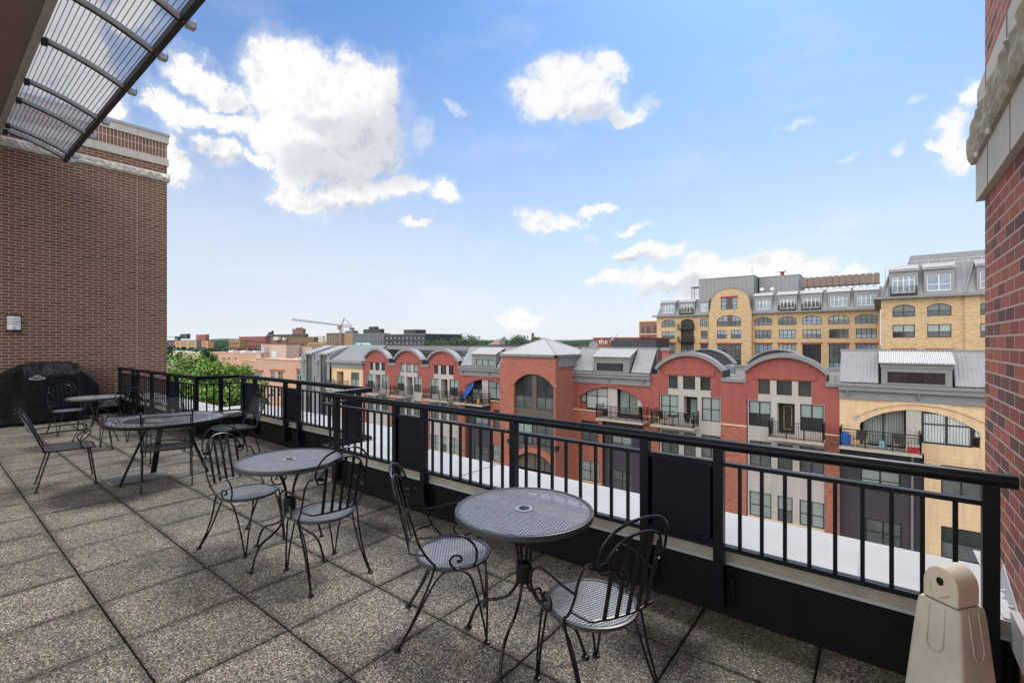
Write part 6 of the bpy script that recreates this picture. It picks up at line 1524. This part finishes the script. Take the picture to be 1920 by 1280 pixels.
boxbld(C2(682), C2(1015), C2y(112), 183, 30, dk, 'charcoal modern apartment building at the right of the blue grey one', wins=grid(C2(690), C2(1008), 10, .28, [(C2y(132), C2y(155)), (C2y(172), C2y(196))]), glassm='skyglass', extras=[(C2(840), C2(935), C2y(76), C2y(113), 6, dk, 'penthouse')])
grn = plain('green_copper_roof', (.16, .33, .27), .6)
x, y, z = at(C2(475), 150, C2y(208)); r_ = empty('green_roofed_pavilion', (x, y, z), 0, 'green gabled glass roofs before the blue grey building', 'building')
for k in range(2): MB().prism([(-3.2 + 3.2 * k, 0, 0), (0 + 3.2 * k, 0, 0), (-1.4 + 3.2 * k, 0, 1.1)], (0, 3, 0)).build('roof', grn, r_)
MB().box(-3.2, 3.2, .2, 2.8, -14, -.02).build('wall', pale, r_)
# sign building and brown brick building right of centre
C3 = lambda a: 860 + a * .2343; C3y = lambda b: 620 + b * .2343
r_ = boxbld(C3(1080), C3(1448), C3y(57), 100, 30, M['dark_brick'], 'low dull red brick theatre-like building with white lettering behind the metal roofs', cap=M['dark_brick'], extras=[(C3(1215), C3(1580), C3y(72), C3y(150), -3, dk, 'dark_annex'), (C3(1250), C3(1256), C3y(38), C3y(58), 5, M['galv'], 'mast'), (C3(1290), C3(1330), C3y(50), C3y(58), 6, M['galv'], 'roof_unit')])
xa, za = P(C3(1187), C3y(88), 99.8)
text('the C', 1.75, (xa - r_.location.x, -.35, za - r_.location.z), (R(90), 0, 0), M['white_plastic'], r_, 'sign_lettering')
MB().box(P(C3(1130), 640, 99.8)[0] - r_.location.x, P(C3(1154), 640, 99.8)[0] - r_.location.x, -.4, -.3, za - GZ - .05, za - GZ + .07).build('sign_stroke', M['white_plastic'], r_)
r_ = boxbld(c_a := 1180 + 100 * .1875, 1235, 460 + 757 * .1875, 135, 30, brick('brown_far_brick', [(.25, .11, .08), (.31, .15, .11)], (.4, .27, .22), 'BOTH', w=.5, h=.2, msize=.015, bump=0), 'brown brick building with arched windows left of the golden one', wins=[(1204, 1209.5, 613, 624), (1214, 1220, 612.5, 624), (1204, 1209.5, 631, 636), (1214, 1220, 631, 636), (1225.5, 1232, 610, 623)], cap=M['sill'],
       extras=[(1199, 1232, 625.5, 627.5, -.3, M['sill'], 'stone_band')])
for (px, lab) in ((1232, 'red brick chimney left edge of the golden building'),):
    y0 = 52; x0, x1 = XP(1241, y0), XP(1254, y0); zt = P(1247, 657.5, y0)[1]
    r_ = empty('chimney', (x0, y0, -.9), 0, 'short red brick chimney with grey cap between metal roof and first right gable', 'chimney'); MB().box(0, x1 - x0, 0, .8, -16, zt + .9).build('shaft', M['red_brick'], r_); MB().box(-.15, x1 - x0 + .15, -.15, .95, zt + .902, zt + 1.25).build('cap', M['grey_trim'], r_)
# low roofs behind the opposite block, middle
boxbld(C3(130), C3(560), C3y(118), 75, 20, pst, 'pale low building whose grey roof edge shows left of the pyramid roof', cap=M['dark_shingle'])
x, y, z = at(C2(1560), 160, C2y(200)); r_ = empty('gabled_house', (x, y, GZ), 0, 'house with a pale brown sloped gable among the distant trees', 'house'); MB().prism([(-3, 0, 0), (-3, 0, z - GZ), (1, 0, z - GZ + 1.7), (2.6, 0, z - GZ + 1.7), (2.6, 0, 0)], (0, 3, 0)).build('wall', stucco('tan_gable', (.42, .30, .22)), r_)
# tower crane
def crane():
    x, y, zt = at(640, 330, 611); r = empty('tower_crane', (x, y, GZ), 0, 'distant construction crane with long slightly raised jib above the rooftops', 'crane'); cm = plain('crane_red', (.30, .22, .20), .6); H = zt - GZ
    def truss(a, b, w, n, mt='m'):
        a = Vector(a); b = Vector(b); m = MB(); offs = [Vector((0, 0, w)), Vector((0, -w * .6, 0)), Vector((0, w * .6, 0))]
        for o_ in offs: m.bar(a + o_, b + o_, .22, .22)
        for i in range(n):
            p = a.lerp(b, i / n); q = a.lerp(b, (i + .5) / n); s = a.lerp(b, (i + 1) / n); m.bar(p + offs[1], q + offs[0], .14, .14).bar(q + offs[0], s + offs[1], .14, .14)
        return m
    m = MB()
    for sx in (-1, 1):
        for sy in (-1, 1): m.box(sx * .8 - .14, sx * .8 + .14, sy * .8 - .14, sy * .8 + .14, 0, H)
    k = 0
    while k < H - 3: m.bar((-.8, -.8, k), (.8, -.8, k + 2.5), .15, .15).bar((.8, -.8, k + 2.5), (-.8, -.8, k + 5), .15, .15); k += 5
    m.build('mast', cm, r)
    dx, dy, dz = at(548, 290, 600); truss((0, 0, H), (dx - x, dy - y, dz - GZ), .9, 22).build('jib', cm, r)
    v = Vector((x - dx, y - dy, 0)).normalized() * 11; truss((0, 0, H), (v.x, v.y, H - 1), 1.5, 4).build('counter_jib', cm, r)
    MB().box(v.x - 1.6, v.x + 1.6, v.y - 1, v.y + 1, H - 4.2, H - 1).build('counterweight', M['grey_trim'], r)
    MB().bar((0, 0, H), (1.8, 1, H + 5.5), .5, .5).bar((1.8, 1, H + 5.5), (v.x, v.y, H), .25, .25).box(-1.2, 1.2, -2.4, -.8, H - 2.5, H).build('tower_head', cm, r)
crane()
# far chimney, dish behind the pyramid roof
x, y, z = at(999, 300, 624); r_ = empty('factory_chimney', (x, y, GZ), 0, 'thin distant brick chimney above the tree line left of the pyramid roof tip', 'chimney'); MB().tube([(0, 0, 0), (0, 0, z - GZ)], [1.2, .8], 10).build('shaft', M['dark_brick'], r_)
x0_, z0_ = P(C3(1080), C3y(120), 48); r_ = empty('satellite_dish', (x0_, 48, -.9), 0, 'grey satellite dish just right of the pyramid roof', 'satellite dish'); MB().tube([(0, 0, 0), (0, 0, z0_ + .9)], .04, 6).build('mast', M['galv'], r_)
m = MB().lathe([(0, 0), (.3, .03), (.5, .12), (.48, .13), (.28, .06), (0, .03)], 18); m.xf(Matrix.Translation((0, -.05, z0_ + .9)) @ Matrix.Rotation(R(65), 4, 'X') @ Matrix.Rotation(R(20), 4, 'Y')); m.build('reflector', M['grey_trim'], r_, True)
# distant trees (told apart) and the wooded hills
dt = [(808, 636, 8), (824, 630, 9), (842, 632, 9), (858, 629, 9), (876, 627, 10), (893, 631, 9), (912, 636, 7), (950, 628, 8), (966, 628, 8), (978, 630, 7), (1004, 632, 5), (1016, 635, 4), (930, 638, 6), (712, 646, 3), (398, 648, 4)]
wd = ['leftmost in the line', 'second in the line', 'third in the line', 'fourth in the line', 'tallest in the line', 'right of the tallest', 'low, before the gap', 'rounded, behind the grey roof', 'rounded, middle of the clump', 'right of the clump', 'beside the factory chimney', 'small, left of the pyramid roof tip', 'low, by the gabled house', 'below the blue grey building', 'dark, before the wooded hill']
for i, ((px, pt, rx), w_) in enumerate(zip(dt, wd)):
    Y = 200 + (i * 37) % 60
    if i >= 13: Y = 150
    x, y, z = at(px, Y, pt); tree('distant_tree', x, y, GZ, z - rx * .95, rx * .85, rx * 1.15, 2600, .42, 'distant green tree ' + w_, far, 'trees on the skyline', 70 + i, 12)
def hills():
    rnd = random.Random(4); m = MB()
    segs = [(380, 470, 634.5, 520), (300, 700, 639.5, 900), (700, 1300, 637, 1100), (1040, 1240, 635.5, 800)]
    for s0, s1, pt, Y in segs:
        pts = []; n = 70
        for i in range(n + 1):
            px = s0 + (s1 - s0) * i / n; e = math.sin(PI * i / n) ** .5; h = (641 - pt) * e + rnd.uniform(-.4, .4)
            x, y, z = at(px, Y, 641 - h); x2, y2, z2 = at(px, Y * 1.25, 641 - h); pts.append(((x, y, GZ), (x, y, z - 2), (x2, y2, z + 1), (x2 * 1.3, y2 * 1.3, GZ)))
        for a, b in zip(pts[:-1], pts[1:]):
            for k in range(3): m.poly([a[k], b[k], b[k + 1], a[k + 1]])
    hm = NT('wooded_hill'); n_ = hm.noise(hm.obj(), .06, 8, .75); hm.col(hm.ramp(n_, [(.35, (.035, .085, .05)), (.65, (.09, .16, .10))])).set(Roughness=1.0); hm.bump(n_, 6, 1)
    tag(m.build('hills', hm.mat), kind='structure')
hills()
def city_cover():    # low tree tops and roofs too far to tell apart
    rnd = random.Random(8); m = MB()
    for i in range(9000):
        Y = rnd.uniform(260, 900); px = rnd.uniform(250, 1300); z = GZ + rnd.uniform(4, 13); x, y, _ = at(px, Y, 640); s = rnd.uniform(1.5, 4)
        u = Vector((rnd.gauss(0, 1), rnd.gauss(0, 1), rnd.gauss(0, .5))).normalized() * s; v = u.orthogonal().normalized() * s * .7; p = Vector((x, y, z)); m.poly([p - u, p + v, p + u, p - v])
    tag(m.build('far_woodland', LM[4]), 'far low woodland between the distant houses', 'woodland', kind='stuff')
city_cover()
